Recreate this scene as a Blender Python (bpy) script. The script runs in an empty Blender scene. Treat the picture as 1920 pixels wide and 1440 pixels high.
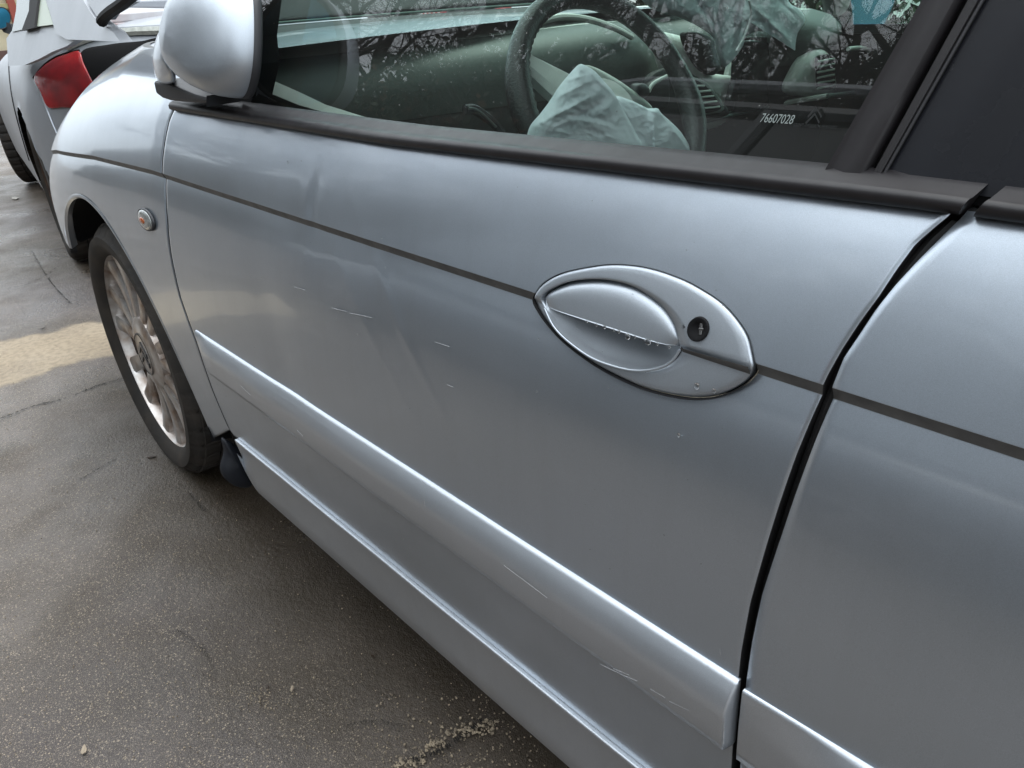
import bpy, bmesh, math, random
import numpy as np
from mathutils import Vector, Matrix, Euler
from mathutils.bvhtree import BVHTree
random.seed(7)
RNG = np.random.default_rng(7)
scn = bpy.context.scene

# ------------------------------------------------------------------ camera
# world: X = forward of the silver car, Y = out of its left side, Z = up; origin on the ground below its front left hub
RC = np.array([[-0.6721846799, -0.3021317899, 0.6759320511],
               [-0.7383617093, 0.3409752612, -0.5818572484],
               [-0.0546785357, -0.8901978727, -0.4522808917]])
CAM = np.array([-1.816, 0.397, 1.008])
FPX = 1443.0
cd = bpy.data.cameras.new('camera'); cam = bpy.data.objects.new('camera', cd)
scn.collection.objects.link(cam); scn.camera = cam
cd.sensor_width = 36; cd.lens = FPX/1920*36; cd.clip_start = 0.02; cd.clip_end = 600
M = Matrix(((RC[0][0], -RC[0][1], -RC[0][2], CAM[0]), (RC[1][0], -RC[1][1], -RC[1][2], CAM[1]),
            (RC[2][0], -RC[2][1], -RC[2][2], CAM[2]), (0, 0, 0, 1)))
cam.matrix_world = M
# ------------------------------------------------------------------ sky
SUN_EL, SUN_AZ = math.radians(64), math.radians(-75)      # azimuth: from +X towards +Y
world = bpy.data.worlds.new('World'); scn.world = world; world.use_nodes = True
wn = world.node_tree.nodes; wl = world.node_tree.links
bg = wn['Background']; bg.inputs['Strength'].default_value = 0.1
sky = wn.new('ShaderNodeTexSky'); sky.sky_type = 'NISHITA'; sky.sun_disc = False
sky.sun_elevation = SUN_EL; sky.sun_rotation = math.pi/2 - SUN_AZ
sky.air_density = 1.0; sky.dust_density = 3.0
tc = wn.new('ShaderNodeTexCoord'); sep = wn.new('ShaderNodeSeparateXYZ'); wl.new(tc.outputs['Generated'], sep.inputs[0])
ramp = wn.new('ShaderNodeValToRGB'); wl.new(sep.outputs['Z'], ramp.inputs[0])       # overcast: brighter overhead, dimmer at the horizon
ramp.color_ramp.elements[0].position = 0.0; ramp.color_ramp.elements[0].color = (0.34, 0.375, 0.405, 1)
ramp.color_ramp.elements[1].position = 0.9; ramp.color_ramp.elements[1].color = (0.92, 0.97, 1.0, 1)
cn = wn.new('ShaderNodeTexNoise'); cn.inputs['Scale'].default_value = 2.2; cn.inputs['Detail'].default_value = 5
wl.new(tc.outputs['Generated'], cn.inputs['Vector'])
cm = wn.new('ShaderNodeMapRange'); cm.inputs['From Min'].default_value = .3; cm.inputs['From Max'].default_value = .7
cm.inputs['To Min'].default_value = 17.5; cm.inputs['To Max'].default_value = 24.5; wl.new(cn.outputs['Fac'], cm.inputs['Value'])
sc_ = wn.new('ShaderNodeVectorMath'); sc_.operation = 'SCALE'; wl.new(ramp.outputs[0], sc_.inputs[0]); wl.new(cm.outputs[0], sc_.inputs['Scale'])
mx = wn.new('ShaderNodeMix'); mx.data_type = 'RGBA'; mx.inputs[0].default_value = 0.85
wl.new(sky.outputs[0], mx.inputs[6]); wl.new(sc_.outputs[0], mx.inputs[7]); wl.new(mx.outputs[2], bg.inputs['Color'])
sd = bpy.data.lights.new('sun', 'SUN'); sd.energy = 0.9; sd.angle = math.radians(25); sd.color = (1, .97, .93)
sun = bpy.data.objects.new('sun', sd); scn.collection.objects.link(sun)
sun.rotation_euler = Vector((math.cos(SUN_EL)*math.cos(SUN_AZ), math.cos(SUN_EL)*math.sin(SUN_AZ), math.sin(SUN_EL))).to_track_quat('Z', 'Y').to_euler()
vs = scn.view_settings; vs.view_transform = 'Standard'; vs.look = 'None'; vs.gamma = 1; vs.use_curve_mapping = False; vs.exposure = 0.80
scn.cycles.max_bounces = 8; scn.cycles.transparent_max_bounces = 12; scn.cycles.caustics_reflective = False; scn.cycles.caustics_refractive = False

# ------------------------------------------------------------------ object helpers
def link(o, parent=None):
    scn.collection.objects.link(o)
    if parent is not None:
        o.parent = parent; o.matrix_parent_inverse = parent.matrix_world.inverted()
    return o
def thing(name, label, cat, loc=(0, 0, 0), group=None, rz=0):
    o = bpy.data.objects.new(name, None); o.empty_display_size = .1
    o.matrix_world = Matrix.Translation(loc) @ Matrix.Rotation(rz, 4, 'Z')
    o['label'] = label; o['category'] = cat
    if group: o['group'] = group
    link(o); return o
def tag(o, label=None, cat=None, group=None, kind=None):
    if label: o['label'] = label
    if cat: o['category'] = cat
    if group: o['group'] = group
    if kind: o['kind'] = kind
    return o
def mesh(name, verts, faces, mat, parent=None, smooth=True, label=None, toward=None):
    me = bpy.data.meshes.new(name)
    me.from_pydata([tuple(map(float, v)) for v in verts], [], [tuple(int(i) for i in f) for f in faces])
    me.materials.append(mat)
    if smooth: me.polygons.foreach_set('use_smooth', [True]*len(me.polygons))
    me.update()
    if toward is not None:
        s = sum((p.normal.dot(Vector(toward)))*p.area for p in me.polygons)
        if s < 0: me.flip_normals()
    o = bpy.data.objects.new(name, me); link(o, parent)
    if label: o['label'] = label
    return o
def grid_faces(nr, nc, closed=False, base=0):
    F = []
    for i in range(nr-1):
        for j in range(nc if closed else nc-1):
            a = base+i*nc+j; b = base+i*nc+(j+1) % nc
            F.append((a, b, b+nc, a+nc))
    return F
class MB:
    def __init__(s): s.v = []; s.f = []
    def add(s, v, f):
        b = len(s.v); s.v += [tuple(map(float, p)) for p in v]; s.f += [tuple(int(i)+b for i in q) for q in f]
    def box(s, c, d, rot=None, bev=0):
        bm = bmesh.new(); bmesh.ops.create_cube(bm, size=1)
        bmesh.ops.scale(bm, vec=d, verts=bm.verts)
        if bev: bmesh.ops.bevel(bm, geom=bm.edges[:], offset=bev, segments=2, affect='EDGES', profile=.6)
        Mx = Matrix.Translation(c) @ (rot.to_matrix().to_4x4() if rot is not None else Matrix.Identity(4))
        bm.verts.index_update()
        s.add([Mx @ v.co for v in bm.verts], [[v.index for v in f.verts] for f in bm.faces]); bm.free()
    def tube(s, pts, r, n=8, caps=True):
        pts = [Vector(p) for p in pts]; rr = r if hasattr(r, '__len__') else [r]*len(pts)
        V = []; up = None
        for i, p in enumerate(pts):
            d = (pts[min(i+1, len(pts)-1)]-pts[max(i-1, 0)]).normalized()
            if up is None:
                up = d.cross(Vector((0, 0, 1)));
                if up.length < .05: up = d.cross(Vector((0, 1, 0)))
                up.normalize()
            up = (up-d*up.dot(d)).normalized(); w = d.cross(up)
            for k in range(n):
                a = 2*math.pi*k/n; V.append(p+(up*math.cos(a)+w*math.sin(a))*rr[i])
        F = grid_faces(len(pts), n, True)
        if caps: F += [tuple(range(n))[::-1], tuple(range((len(pts)-1)*n, len(pts)*n))]
        s.add(V, F)
    def build(s, name, mat, parent=None, smooth=False, label=None):
        o = mesh(name, s.v, s.f, mat, parent, smooth, label)
        bm = bmesh.new(); bm.from_mesh(o.data); bmesh.ops.recalc_face_normals(bm, faces=bm.faces); bm.to_mesh(o.data); bm.free()
        if smooth:
            o.data.set_sharp_from_angle(angle=math.radians(40))
        return o
def copy_tree(o, parent=None):
    c = o.copy(); scn.collection.objects.link(c)
    if parent is not None: c.parent = parent
    for ch in list(o.children): copy_tree(ch, c)
    return c

# ------------------------------------------------------------------ material helpers
def mat_new(name):
    m = bpy.data.materials.new(name); m.use_nodes = True
    nt = m.node_tree; return m, nt, nt.nodes['Principled BSDF']
def N(nt, t, **kw):
    n = nt.nodes.new(t)
    for k, v in kw.items():
        if k in n.inputs.keys(): n.inputs[k].default_value = v
        else: setattr(n, k, v)
    return n
def L(nt, a, b): nt.links.new(a, b)
def simple(name, col, rough=.5, metal=0., spec=.5, coat=0., noise=0., nscale=20, bump=0., bscale=200, col2=None, trans=0, sheen=0):
    m, nt, p = mat_new(name)
    p.inputs['Roughness'].default_value = rough; p.inputs['Metallic'].default_value = metal
    p.inputs['Specular IOR Level'].default_value = spec; p.inputs['Coat Weight'].default_value = coat
    p.inputs['Coat Roughness'].default_value = .04
    p.inputs['Base Color'].default_value = (*col, 1)
    t = N(nt, 'ShaderNodeTexCoord')
    if noise or col2:
        nz = N(nt, 'ShaderNodeTexNoise', Scale=nscale, Detail=6.); L(nt, t.outputs['Object'], nz.inputs['Vector'])
        mr = N(nt, 'ShaderNodeMapRange'); mr.inputs['From Min'].default_value = .35; mr.inputs['From Max'].default_value = .68
        L(nt, nz.outputs['Fac'], mr.inputs['Value'])
        mx = N(nt, 'ShaderNodeMix', data_type='RGBA'); L(nt, mr.outputs[0], mx.inputs[0])
        c2 = col2 if col2 else tuple(c*(1-noise) for c in col)
        mx.inputs[6].default_value = (*col, 1); mx.inputs[7].default_value = (*c2, 1)
        L(nt, mx.outputs[2], p.inputs['Base Color'])
        m2 = N(nt, 'ShaderNodeMapRange'); m2.inputs['To Min'].default_value = max(.02, rough-.06); m2.inputs['To Max'].default_value = min(1, rough+.12)
        L(nt, nz.outputs['Fac'], m2.inputs['Value']); L(nt, m2.outputs[0], p.inputs['Roughness'])
    if bump:
        n2 = N(nt, 'ShaderNodeTexNoise', Scale=bscale, Detail=4.); L(nt, t.outputs['Object'], n2.inputs['Vector'])
        b = N(nt, 'ShaderNodeBump', Strength=bump, Distance=.002); L(nt, n2.outputs['Fac'], b.inputs['Height']); L(nt, b.outputs[0], p.inputs['Normal'])
    return m
def paint(name, col, rough=.36, metal=.82, dirt=0.25, coat=1.0, wave=.0):
    """silver metallic car paint under clear coat, with dust, fine flake and road film near the sill"""
    m, nt, p = mat_new(name)
    t = N(nt, 'ShaderNodeTexCoord')
    p.inputs['Metallic'].default_value = metal; p.inputs['Coat Weight'].default_value = coat; p.inputs['Coat IOR'].default_value = 1.5
    # flake: tiny brightness variation
    fl = N(nt, 'ShaderNodeTexNoise', Scale=2200., Detail=2.); L(nt, t.outputs['Object'], fl.inputs['Vector'])
    mf = N(nt, 'ShaderNodeMapRange'); mf.inputs['From Min'].default_value = .3; mf.inputs['From Max'].default_value = .7
    mf.inputs['To Min'].default_value = .9; mf.inputs['To Max'].default_value = 1.1; L(nt, fl.outputs['Fac'], mf.inputs['Value'])
    sc = N(nt, 'ShaderNodeVectorMath', operation='SCALE'); sc.inputs[0].default_value = col; L(nt, mf.outputs[0], sc.inputs['Scale'])
    # dust film: patchy, heavier low on the body
    big = N(nt, 'ShaderNodeTexNoise', Scale=5., Detail=8., Roughness=.65); L(nt, t.outputs['Object'], big.inputs['Vector'])
    sp = N(nt, 'ShaderNodeTexNoise', Scale=420., Detail=3.); L(nt, t.outputs['Object'], sp.inputs['Vector'])
    ge = N(nt, 'ShaderNodeNewGeometry'); sx = N(nt, 'ShaderNodeSeparateXYZ'); L(nt, ge.outputs['Position'], sx.inputs[0])
    lo = N(nt, 'ShaderNodeMapRange'); lo.inputs['From Min'].default_value = .58; lo.inputs['From Max'].default_value = .2
    lo.inputs['To Min'].default_value = .05; lo.inputs['To Max'].default_value = 1.; L(nt, sx.outputs['Z'], lo.inputs['Value'])
    b1 = N(nt, 'ShaderNodeMapRange'); b1.inputs['From Min'].default_value = .35; b1.inputs['From Max'].default_value = .75; L(nt, big.outputs['Fac'], b1.inputs['Value'])
    d1 = N(nt, 'ShaderNodeMath', operation='MULTIPLY'); L(nt, lo.outputs[0], d1.inputs[0]); L(nt, b1.outputs[0], d1.inputs[1])
    s1 = N(nt, 'ShaderNodeMapRange'); s1.inputs['From Min'].default_value = .62; s1.inputs['From Max'].default_value = .72; s1.inputs['To Max'].default_value = .06
    L(nt, sp.outputs['Fac'], s1.inputs['Value'])
    s2 = N(nt, 'ShaderNodeMath', operation='MULTIPLY'); L(nt, s1.outputs[0], s2.inputs[0]); L(nt, d1.outputs[0], s2.inputs[1])
    dd = N(nt, 'ShaderNodeMath', operation='MULTIPLY_ADD'); L(nt, d1.outputs[0], dd.inputs[0]); dd.inputs[1].default_value = dirt; L(nt, s2.outputs[0], dd.inputs[2])
    mp = N(nt, 'ShaderNodeMapping'); mp.inputs['Scale'].default_value = (26, 26, 2.2); L(nt, t.outputs['Object'], mp.inputs['Vector'])
    sk = N(nt, 'ShaderNodeTexNoise', Scale=1.4, Detail=6., Roughness=.65); L(nt, mp.outputs[0], sk.inputs['Vector'])
    s3 = N(nt, 'ShaderNodeMapRange'); s3.inputs['From Min'].default_value = .48; s3.inputs['From Max'].default_value = .80; s3.inputs['To Max'].default_value = .055; L(nt, sk.outputs['Fac'], s3.inputs['Value'])
    d0 = dd; dd = N(nt, 'ShaderNodeMath', operation='ADD', use_clamp=True); L(nt, d0.outputs[0], dd.inputs[0]); L(nt, s3.outputs[0], dd.inputs[1])
    mx = N(nt, 'ShaderNodeMix', data_type='RGBA', clamp_factor=True); L(nt, dd.outputs[0], mx.inputs[0]); L(nt, sc.outputs[0], mx.inputs[6]); mx.inputs[7].default_value = (.16, .135, .105, 1)
    L(nt, mx.outputs[2], p.inputs['Base Color'])
    rr = N(nt, 'ShaderNodeMath', operation='MULTIPLY_ADD'); L(nt, b1.outputs[0], rr.inputs[0]); rr.inputs[1].default_value = .08; rr.inputs[2].default_value = rough
    L(nt, rr.outputs[0], p.inputs['Roughness'])
    cr = N(nt, 'ShaderNodeMath', operation='MULTIPLY_ADD'); L(nt, dd.outputs[0], cr.inputs[0]); cr.inputs[1].default_value = .5; cr.inputs[2].default_value = .045
    L(nt, cr.outputs[0], p.inputs['Coat Roughness'])
    wv = N(nt, 'ShaderNodeTexNoise', Scale=9., Detail=1.5); L(nt, t.outputs['Object'], wv.inputs['Vector'])
    b = N(nt, 'ShaderNodeBump', Strength=.12, Distance=.003); L(nt, wv.outputs['Fac'], b.inputs['Height'])
    L(nt, b.outputs[0], p.inputs['Normal']); L(nt, b.outputs[0], p.inputs['Coat Normal'])
    return m
def glass(name, tint, ior=1.52, rough=0.0, dirt=.03):
    m, nt, p = mat_new(name); nt.nodes.remove(p); out = nt.nodes['Material Output']
    tr = N(nt, 'ShaderNodeBsdfTransparent'); tr.inputs[0].default_value = (*tint, 1)
    gl = N(nt, 'ShaderNodeBsdfGlossy'); gl.inputs['Roughness'].default_value = rough; gl.inputs[0].default_value = (1, 1, 1, 1)
    fr = N(nt, 'ShaderNodeFresnel'); fr.inputs[0].default_value = ior
    k = N(nt, 'ShaderNodeMath', operation='MULTIPLY', use_clamp=True); k.inputs[1].default_value = 1.3; L(nt, fr.outputs[0], k.inputs[0])
    mx = N(nt, 'ShaderNodeMixShader'); L(nt, k.outputs[0], mx.inputs[0]); L(nt, tr.outputs[0], mx.inputs[1]); L(nt, gl.outputs[0], mx.inputs[2])
    # dust specks
    t = N(nt, 'ShaderNodeTexCoord'); nz = N(nt, 'ShaderNodeTexNoise', Scale=260., Detail=2.); L(nt, t.outputs['Object'], nz.inputs['Vector'])
    mr = N(nt, 'ShaderNodeMapRange'); mr.inputs['From Min'].default_value = .75; mr.inputs['From Max'].default_value = .80
    mr.inputs['To Min'].default_value = dirt; mr.inputs['To Max'].default_value = .5; L(nt, nz.outputs['Fac'], mr.inputs['Value'])
    df = N(nt, 'ShaderNodeBsdfDiffuse'); df.inputs[0].default_value = (.5, .5, .47, 1)
    m2 = N(nt, 'ShaderNodeMixShader'); L(nt, mr.outputs[0], m2.inputs[0]); L(nt, mx.outputs[0], m2.inputs[1]); L(nt, df.outputs[0], m2.inputs[2])
    L(nt, m2.outputs[0], out.inputs['Surface'])
    return m

PAINT = paint('silver_paint', (.45, .505, .57), rough=.285, coat=.65)
PAINT_M = paint('silver_moulding_paint', (.54, .58, .63), rough=.37, dirt=.12, coat=.6)
PAINT_H = paint('handle_paint', (.465, .51, .56), rough=.40, dirt=.12, coat=.35)
PAINT_TT = paint('bright_silver_paint', (.31, .33, .36), rough=.46, metal=.25, dirt=.1, coat=.12)
PAINT_N = paint('graphite_paint', (.10, .105, .11), rough=.34)
TRIM = simple('black_rubber_trim', (.026, .024, .026), .38, spec=.4, noise=.25, nscale=60, bump=.04, bscale=1800)
PANELB = simple('satin_black_panel', (.015, .016, .020), .24, spec=.4, noise=.2, nscale=25)
BLACK = simple('deep_black', (.006, .006, .007), .7, spec=.2)
SEAL_SHADE = simple('seal_rubber_gap_shade', (.014, .014, .015), .45)  # seal rubber; also colours panel edge returns dark for gap shade
TYRE = simple('tyre_rubber', (.022, .021, .020), .75, spec=.3, col2=(.045, .038, .032), nscale=14, bump=.3, bscale=150)
ALLOY = simple('dusty_alloy', (.62, .61, .60), .34, metal=.75, col2=(.30, .22, .17), nscale=22)
ALLOYD = simple('rusty_inner_barrel', (.11, .07, .05), .6, metal=.4, col2=(.05, .035, .03), nscale=30)
MATBK = simple('matt_black_plastic', (.035, .036, .040), .5, bump=.1)
GLASS = glass('green_side_glass', (.83, .98, .93), dirt=.025)
GLASSW = glass('green_windscreen', (.84, .97, .92), dirt=.03)
LIGHTP = simple('pale_grey_interior_plastic', (.72, .76, .70), .5, bump=.15, bscale=600)
DARKP = simple('dark_interior_plastic', (.018, .02, .02), .55, bump=.1)
LEATHER = simple('black_grained_leather', (.022, .024, .024), .36, bump=.6, bscale=320)
CLOTH = simple('pale_blue_nylon', (.86, .93, .97), .8, bump=.2, bscale=700)
BLUEM = simple('blue_mirror_glass', (.16, .42, .62), .03, metal=1.)
CLEARL = simple('clear_lens', (.42, .44, .43), .15, metal=.4, coat=.6, noise=.4, nscale=90)
ORANGE = simple('orange_bulb', (.38, .09, .02), .25, coat=.5)
WHITEP = simple('white_print', (.26, .30, .29), .6)
DARKPRINT = simple('dark_print', (.008, .01, .01), .5)
SCRATCH = simple('bare_scratch', (.46, .47, .49), .5, noise=.3, nscale=300)
GRIME = simple('pale_grime', (.42, .38, .30), .8, noise=.4, nscale=200)

# ------------------------------------------------------------------ camera geometry -> places on real surfaces
def ray(p):
    d = RC @ np.array([p[0]-960., p[1]-720., FPX]); return d/np.linalg.norm(d)
def atX(p, x): r = ray(p); return CAM+(x-CAM[0])/r[0]*r
def atY(p, y): r = ray(p); return CAM+(y-CAM[1])/r[1]*r
def atZ(p, z): r = ray(p); return CAM+(z-CAM[2])/r[2]*r

ZSW = .7765                       # height of the swage line in the doors
Z0, HH, NN = .55, .55, 3.0
def Wx(x):
    x = np.asarray(x, float); xn = np.clip((x+.3)/1.25, 0, 1)
    return -.875*(1-(1-xn**4.2)**(1/2.7)) - .004*np.minimum(x+1.1, 0)**2
def hx(x):
    x = np.asarray(x, float)
    return np.interp(x, [-.45, -.1, .25, .55, .8, .95], [HH, .52, .46, .37, .26, .18])
def Sy(x, z, step=True):
    """outward position y of the left body side at (x, z)"""
    x = np.asarray(x, float); z = np.asarray(z, float)
    t = np.clip((z-Z0)/hx(x), 0, .999)
    A = .875+Wx(x)
    n = np.interp(x, [-.45, .5], [NN, 2.6])
    y = Wx(x)-A*(1-(1-t**n)**(1/n))
    y = y-(.25+.5*np.clip((x-.2)/.4, 0, 1))*np.clip(Z0-z, 0, 1)**2
    if step:
        zs = np.where(x > -.45, Z0+(ZSW-Z0)/HH*hx(x), ZSW)
        w = np.clip((z-zs)/.0090+.5, 0, 1)
        y = y-(1-w)*(.0012+.0060*np.exp(-np.maximum(zs-z, 0)/.030))*np.clip((z-zs+.18)/.12, 0, 1)
    # long shallow creases running down the door
    zz = np.clip((z-.50)/.08, 0, 1)*np.clip((.86-z)/.1, 0, 1)
    y = y+.00045*zz*np.exp(-((x+1.109+.908*(.77-z))/.010)**2)+.00028*zz*np.exp(-((x+.988+.989*(.802-z))/.012)**2)
    # small dents
    y = y-.0010*np.exp(-((x+.985)/.012)**2-((z-.80)/.035)**2) + .0006*np.exp(-((x+.968)/.012)**2-((z-.80)/.04)**2)
    y = y-.0014*np.exp(-((x+.86-.25*(z-.6))/.05)**2)*np.exp(-((z-.58)/.14)**2)
    return y
def hitS(p, off=0., step=False):
    r = ray(p); t = (0-CAM[1])/r[1]
    for _ in range(40):
        q = CAM+t*r; y = Sy(q[0], q[2], step)+off
        t += ((y-q[1])/r[1])*.7
    return CAM+t*r
def catmull(P, n, closed=True):
    P = np.array(P, float); m = len(P); out = []
    seg = m if closed else m-1
    for i in range(seg):
        if closed: a, b, c, d = P[(i-1) % m], P[i], P[(i+1) % m], P[(i+2) % m]
        else: a, b, c, d = P[max(i-1, 0)], P[i], P[i+1], P[min(i+2, m-1)]
        for k in range(8):
            t = k/8; out.append(.5*((2*b)+(-a+c)*t+(2*a-5*b+4*c-d)*t*t+(-a+3*b-3*c+d)*t**3))
    if not closed: out.append(P[-1])
    out = np.array(out); q = np.vstack([out, out[:1]]) if closed else out
    s = np.r_[0, np.cumsum(np.linalg.norm(np.diff(q, axis=0), axis=1))]
    u = np.linspace(0, s[-1], n, endpoint=not closed)
    return np.stack([np.interp(u, s, q[:, k]) for k in range(P.shape[1])], 1)
def S_outline(px, n=120, smooth=True):
    P = np.array([hitS(p)[[0, 2]] for p in px]); return catmull(P, n) if smooth else P
def inside(pts, poly):
    x, y = pts[:, 0], pts[:, 1]; c = np.zeros(len(pts), bool); j = len(poly)-1
    for i in range(len(poly)):
        xi, yi = poly[i]; xj, yj = poly[j]
        k = ((yi > y) != (yj > y)) & (x < (xj-xi)*(y-yi)/(yj-yi+1e-12)+xi); c ^= k; j = i
    return c
def nearest(pts, poly):
    a = poly; b = np.roll(poly, -1, 0); best = None; bd = None
    for i in range(len(a)):
        d = b[i]-a[i]; t = np.clip(((pts-a[i])@d)/(d@d+1e-15), 0, 1); q = a[i]+t[:, None]*d; e = ((q-pts)**2).sum(1)
        if best is None: best, bd = q.copy(), e
        else:
            m = e < bd; best[m] = q[m]; bd[m] = e[m]
    return best, np.sqrt(bd)

car = thing('silver_car', 'silver people carrier seen along its driver side, folded mirror and burst airbags inside', 'car', (0, 0, 0))

CREASE = simple('shaded_crease_paint', (.14, .14, .138), .5, metal=.25, noise=.3, nscale=60)  # darker colour standing in for shade on the down-facing swage facet
def skin(name, XZ, nr, nc, mat, parent, cuts=(), rim=True, step=True, base_off=0.):
    """sheet-metal panel on the body side: XZ is (nr, nc, 2); edges are rolled in; cuts are closed (x,z) outlines"""
    X = XZ.reshape(-1, 2).copy(); keep = np.ones(len(X), bool); ins = np.zeros(len(X), bool)
    for poly in cuts:
        m = inside(X, poly)
        if m.any(): ins |= m
    F = grid_faces(nr, nc); Fa = np.array(F)
    allin = ins[Fa].all(1)
    Fk = Fa[~allin]
    need = np.zeros(len(X), bool); need[Fk.ravel()] = True
    for poly in cuts:
        m = inside(X, poly) & need
        if m.any(): X[m] = nearest(X[m], poly)[0]
    Y = Sy(X[:, 0], X[:, 1], step)+base_off
    V = np.stack([X[:, 0], Y, X[:, 1]], 1)
    faces = [tuple(f) for f in Fk]; edgef = set()
    V = V.tolist()
    if rim:
        def addedge(idx, dirv):
            a = []
            for d_, yo in ((.0003, -.0012), (.0004, -.016)):
                b = len(V)
                for k, i in enumerate(idx):
                    v = V[i]; V.append([v[0]+dirv[0]*d_, v[1]+yo, v[2]+dirv[1]*d_])
                a.append(list(range(b, b+len(idx))))
            seq = [idx]+a
            for r in range(2):
                for k in range(len(idx)-1):
                    if not (need[idx[k]] and need[idx[k+1]]): continue
                    faces.append((seq[r][k], seq[r][k+1], seq[r+1][k+1], seq[r+1][k])); edgef.add(len(faces)-1)
        left = [i*nc for i in range(nr)]; right = [i*nc+nc-1 for i in range(nr)]; bot = list(range(nc)); top = list(range((nr-1)*nc, nr*nc))
        sx = 1 if X[right[0]][0] > X[left[0]][0] else -1
        addedge(left, (-sx, 0)); addedge(right, (sx, 0)); addedge(bot, (0, -1)); addedge(top, (0, 1))
    o = mesh(name, V, faces, mat, parent); o.data.materials.append(SEAL_SHADE); o.data.materials.append(CREASE)
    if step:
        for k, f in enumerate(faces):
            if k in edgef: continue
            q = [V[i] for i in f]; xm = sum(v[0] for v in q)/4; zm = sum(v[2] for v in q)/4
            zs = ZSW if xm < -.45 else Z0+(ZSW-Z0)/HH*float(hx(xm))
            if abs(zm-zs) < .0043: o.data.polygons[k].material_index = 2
    for i in edgef: o.data.polygons[i].material_index = 1  # edge returns painted dark for the shade inside the gaps
    bm = bmesh.new(); bm.from_mesh(o.data); bmesh.ops.delete(bm, geom=[v for v in bm.verts if not v.link_faces], context='VERTS')
    bmesh.ops.recalc_face_normals(bm, faces=bm.faces)
    s = sum(f.normal.y*f.calc_area() for f in bm.faces)
    if s < 0: bmesh.ops.reverse_faces(bm, faces=bm.faces)
    bm.to_mesh(o.data); bm.free()
    return o
EZ = np.array([-.0058, -.0049, -.0045, -.0040, -.0015, .0015, .0040, .0045, .0049, .0058])
def rows_z(zb, zs, zt, nb, nt_):
    """row parameters: packed round the swage line"""
    e = EZ
    def f(zb, zs, zt):
        lo = zb+(zs-.0070-zb)*np.linspace(0, 1, nb); hi = zs+.0070+(zt-zs-.0070)*np.linspace(0, 1, nt_)
        return np.concatenate([lo, zs+e, hi])
    return f(zb, zs, zt)
def gapfun(px, n=1):
    P = np.array([hitS(p)[[0, 2]] for p in px]); o = np.argsort(P[:, 1]); P = P[o]
    return lambda z: np.interp(z, P[:, 1], P[:, 0])
G_FD = [(338, 190), (328, 203), (318, 225), (310, 262), (305, 300), (304, 332), (308, 372), (313, 420), (321, 480), (338, 555), (368, 640), (400, 735), (430, 805), (462, 852), (470, 862)]
xf = gapfun(G_FD)
D_R = [(1788, 397), (1760, 420), (1717, 457), (1680, 507), (1647, 557), (1613, 603), (1580, 653), (1552, 703), (1535, 740), (1488, 860), (1443, 1000), (1407, 1129), (1390, 1220), (1383, 1283), (1377, 1360), (1371, 1440)]
R_F = [(1812, 400), (1793, 417), (1760, 450), (1720, 490), (1677, 537), (1643, 580), (1610, 630), (1583, 670), (1562, 722), (1554, 752), (1509, 872), (1466, 1000), (1429, 1115), (1410, 1206), (1399, 1283), (1392, 1360), (1388, 1440)]
xdr = gapfun(D_R); xrf = gapfun(R_F)

H_OUT = [(1001, 564), (1008, 547), (1019, 533), (1042, 519), (1075, 509), (1134, 500), (1180, 501), (1221, 508), (1262, 521), (1302, 539), (1356, 574), (1397, 623), (1410, 662), (1413, 696), (1389, 723), (1343, 742), (1289, 745), (1221, 731), (1167, 710), (1112, 680), (1058, 640), (1026, 606), (1009, 582)]
H_FLAP = [(1015, 566), (1019, 555), (1034, 543), (1072, 528), (1126, 524), (1180, 534), (1221, 556), (1248, 580), (1267, 612), (1275, 648)]
H_BOWL = [(1275, 656), (1262, 675), (1242, 688), (1207, 695), (1167, 691), (1112, 672), (1066, 640), (1039, 612), (1022, 578)]
hout = S_outline(H_OUT, 160); hout = hout.mean(0)+(hout-hout.mean(0))*np.array([1.008, 1.04])

ZB, ZT = .316, .886
# ---- front door skin
z = rows_z(ZB, ZSW, ZT, 105, 26); nc = 250; u = np.linspace(0, 1, nc)
XZ = np.stack([np.stack([xf(zz)+.0-(.0022)+(xdr(zz)-xf(zz)+.0022)*u, np.full(nc, zz)], 1) for zz in z])
door = skin('front_door', XZ, len(z), nc, PAINT, car, cuts=[hout])
# ---- rear door skin
XZ = np.stack([np.stack([xrf(zz)+(-2.75-xrf(zz))*(u[:150]/u[149]), np.full(150, zz)], 1) for zz in z])
rdoor = skin('rear_door', XZ, len(z), 150, PAINT, car)
# ---- front fender with wheel arch
HUB = np.array([-.005, .305]); AR = .385
arch = np.array([[-.022+AR*math.cos(a), .298+AR*1.0*math.sin(a)] for a in np.linspace(0, 2*math.pi, 120, endpoint=False)])
nb, nt_ = 90, 60; nc = 260
tt = np.linspace(0, 1, nc); XZl = []
def zcap(x): return min(.952, Z0+.93*float(hx(x)))
def fender_row(kind, k):
    row = []
    for uu in tt:
        # x from the door gap to the nose; iterate for the slanted gap
        x1 = .945-.0*uu; zz = .5; x = 0
        for _ in range(4):
            x = float(xf(np.clip(zz, .2, .874)))+.0022+(.945-float(xf(np.clip(zz, .2, .874))))*(1-(1-uu)**1.5)
            if x > .945: x = .945
            zs = Z0+(ZSW-Z0)/HH*float(hx(x)); zb = .245+.0*x
            if x < -.40: zb = .245+(.09)*min(1, (-.40-x)/.16)*1.0
            if x > .24: zb = .245+min(1, (x-.24)/.06)*.265+min(.12, max(0, x-.36))*.85
            ztop = zcap(x)
            if kind == 0: zz = zb+(zs-.0070-zb)*k
            elif kind == 1: zz = zs+k
            else: zz = zs+.0070+(ztop-zs-.0070)*(1-(1-k)**1.6)
        row.append((x, zz))
    return row
for k in np.linspace(0, 1, nb): XZl.append(fender_row(0, k))
for e in EZ: XZl.append(fender_row(1, e))
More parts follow.
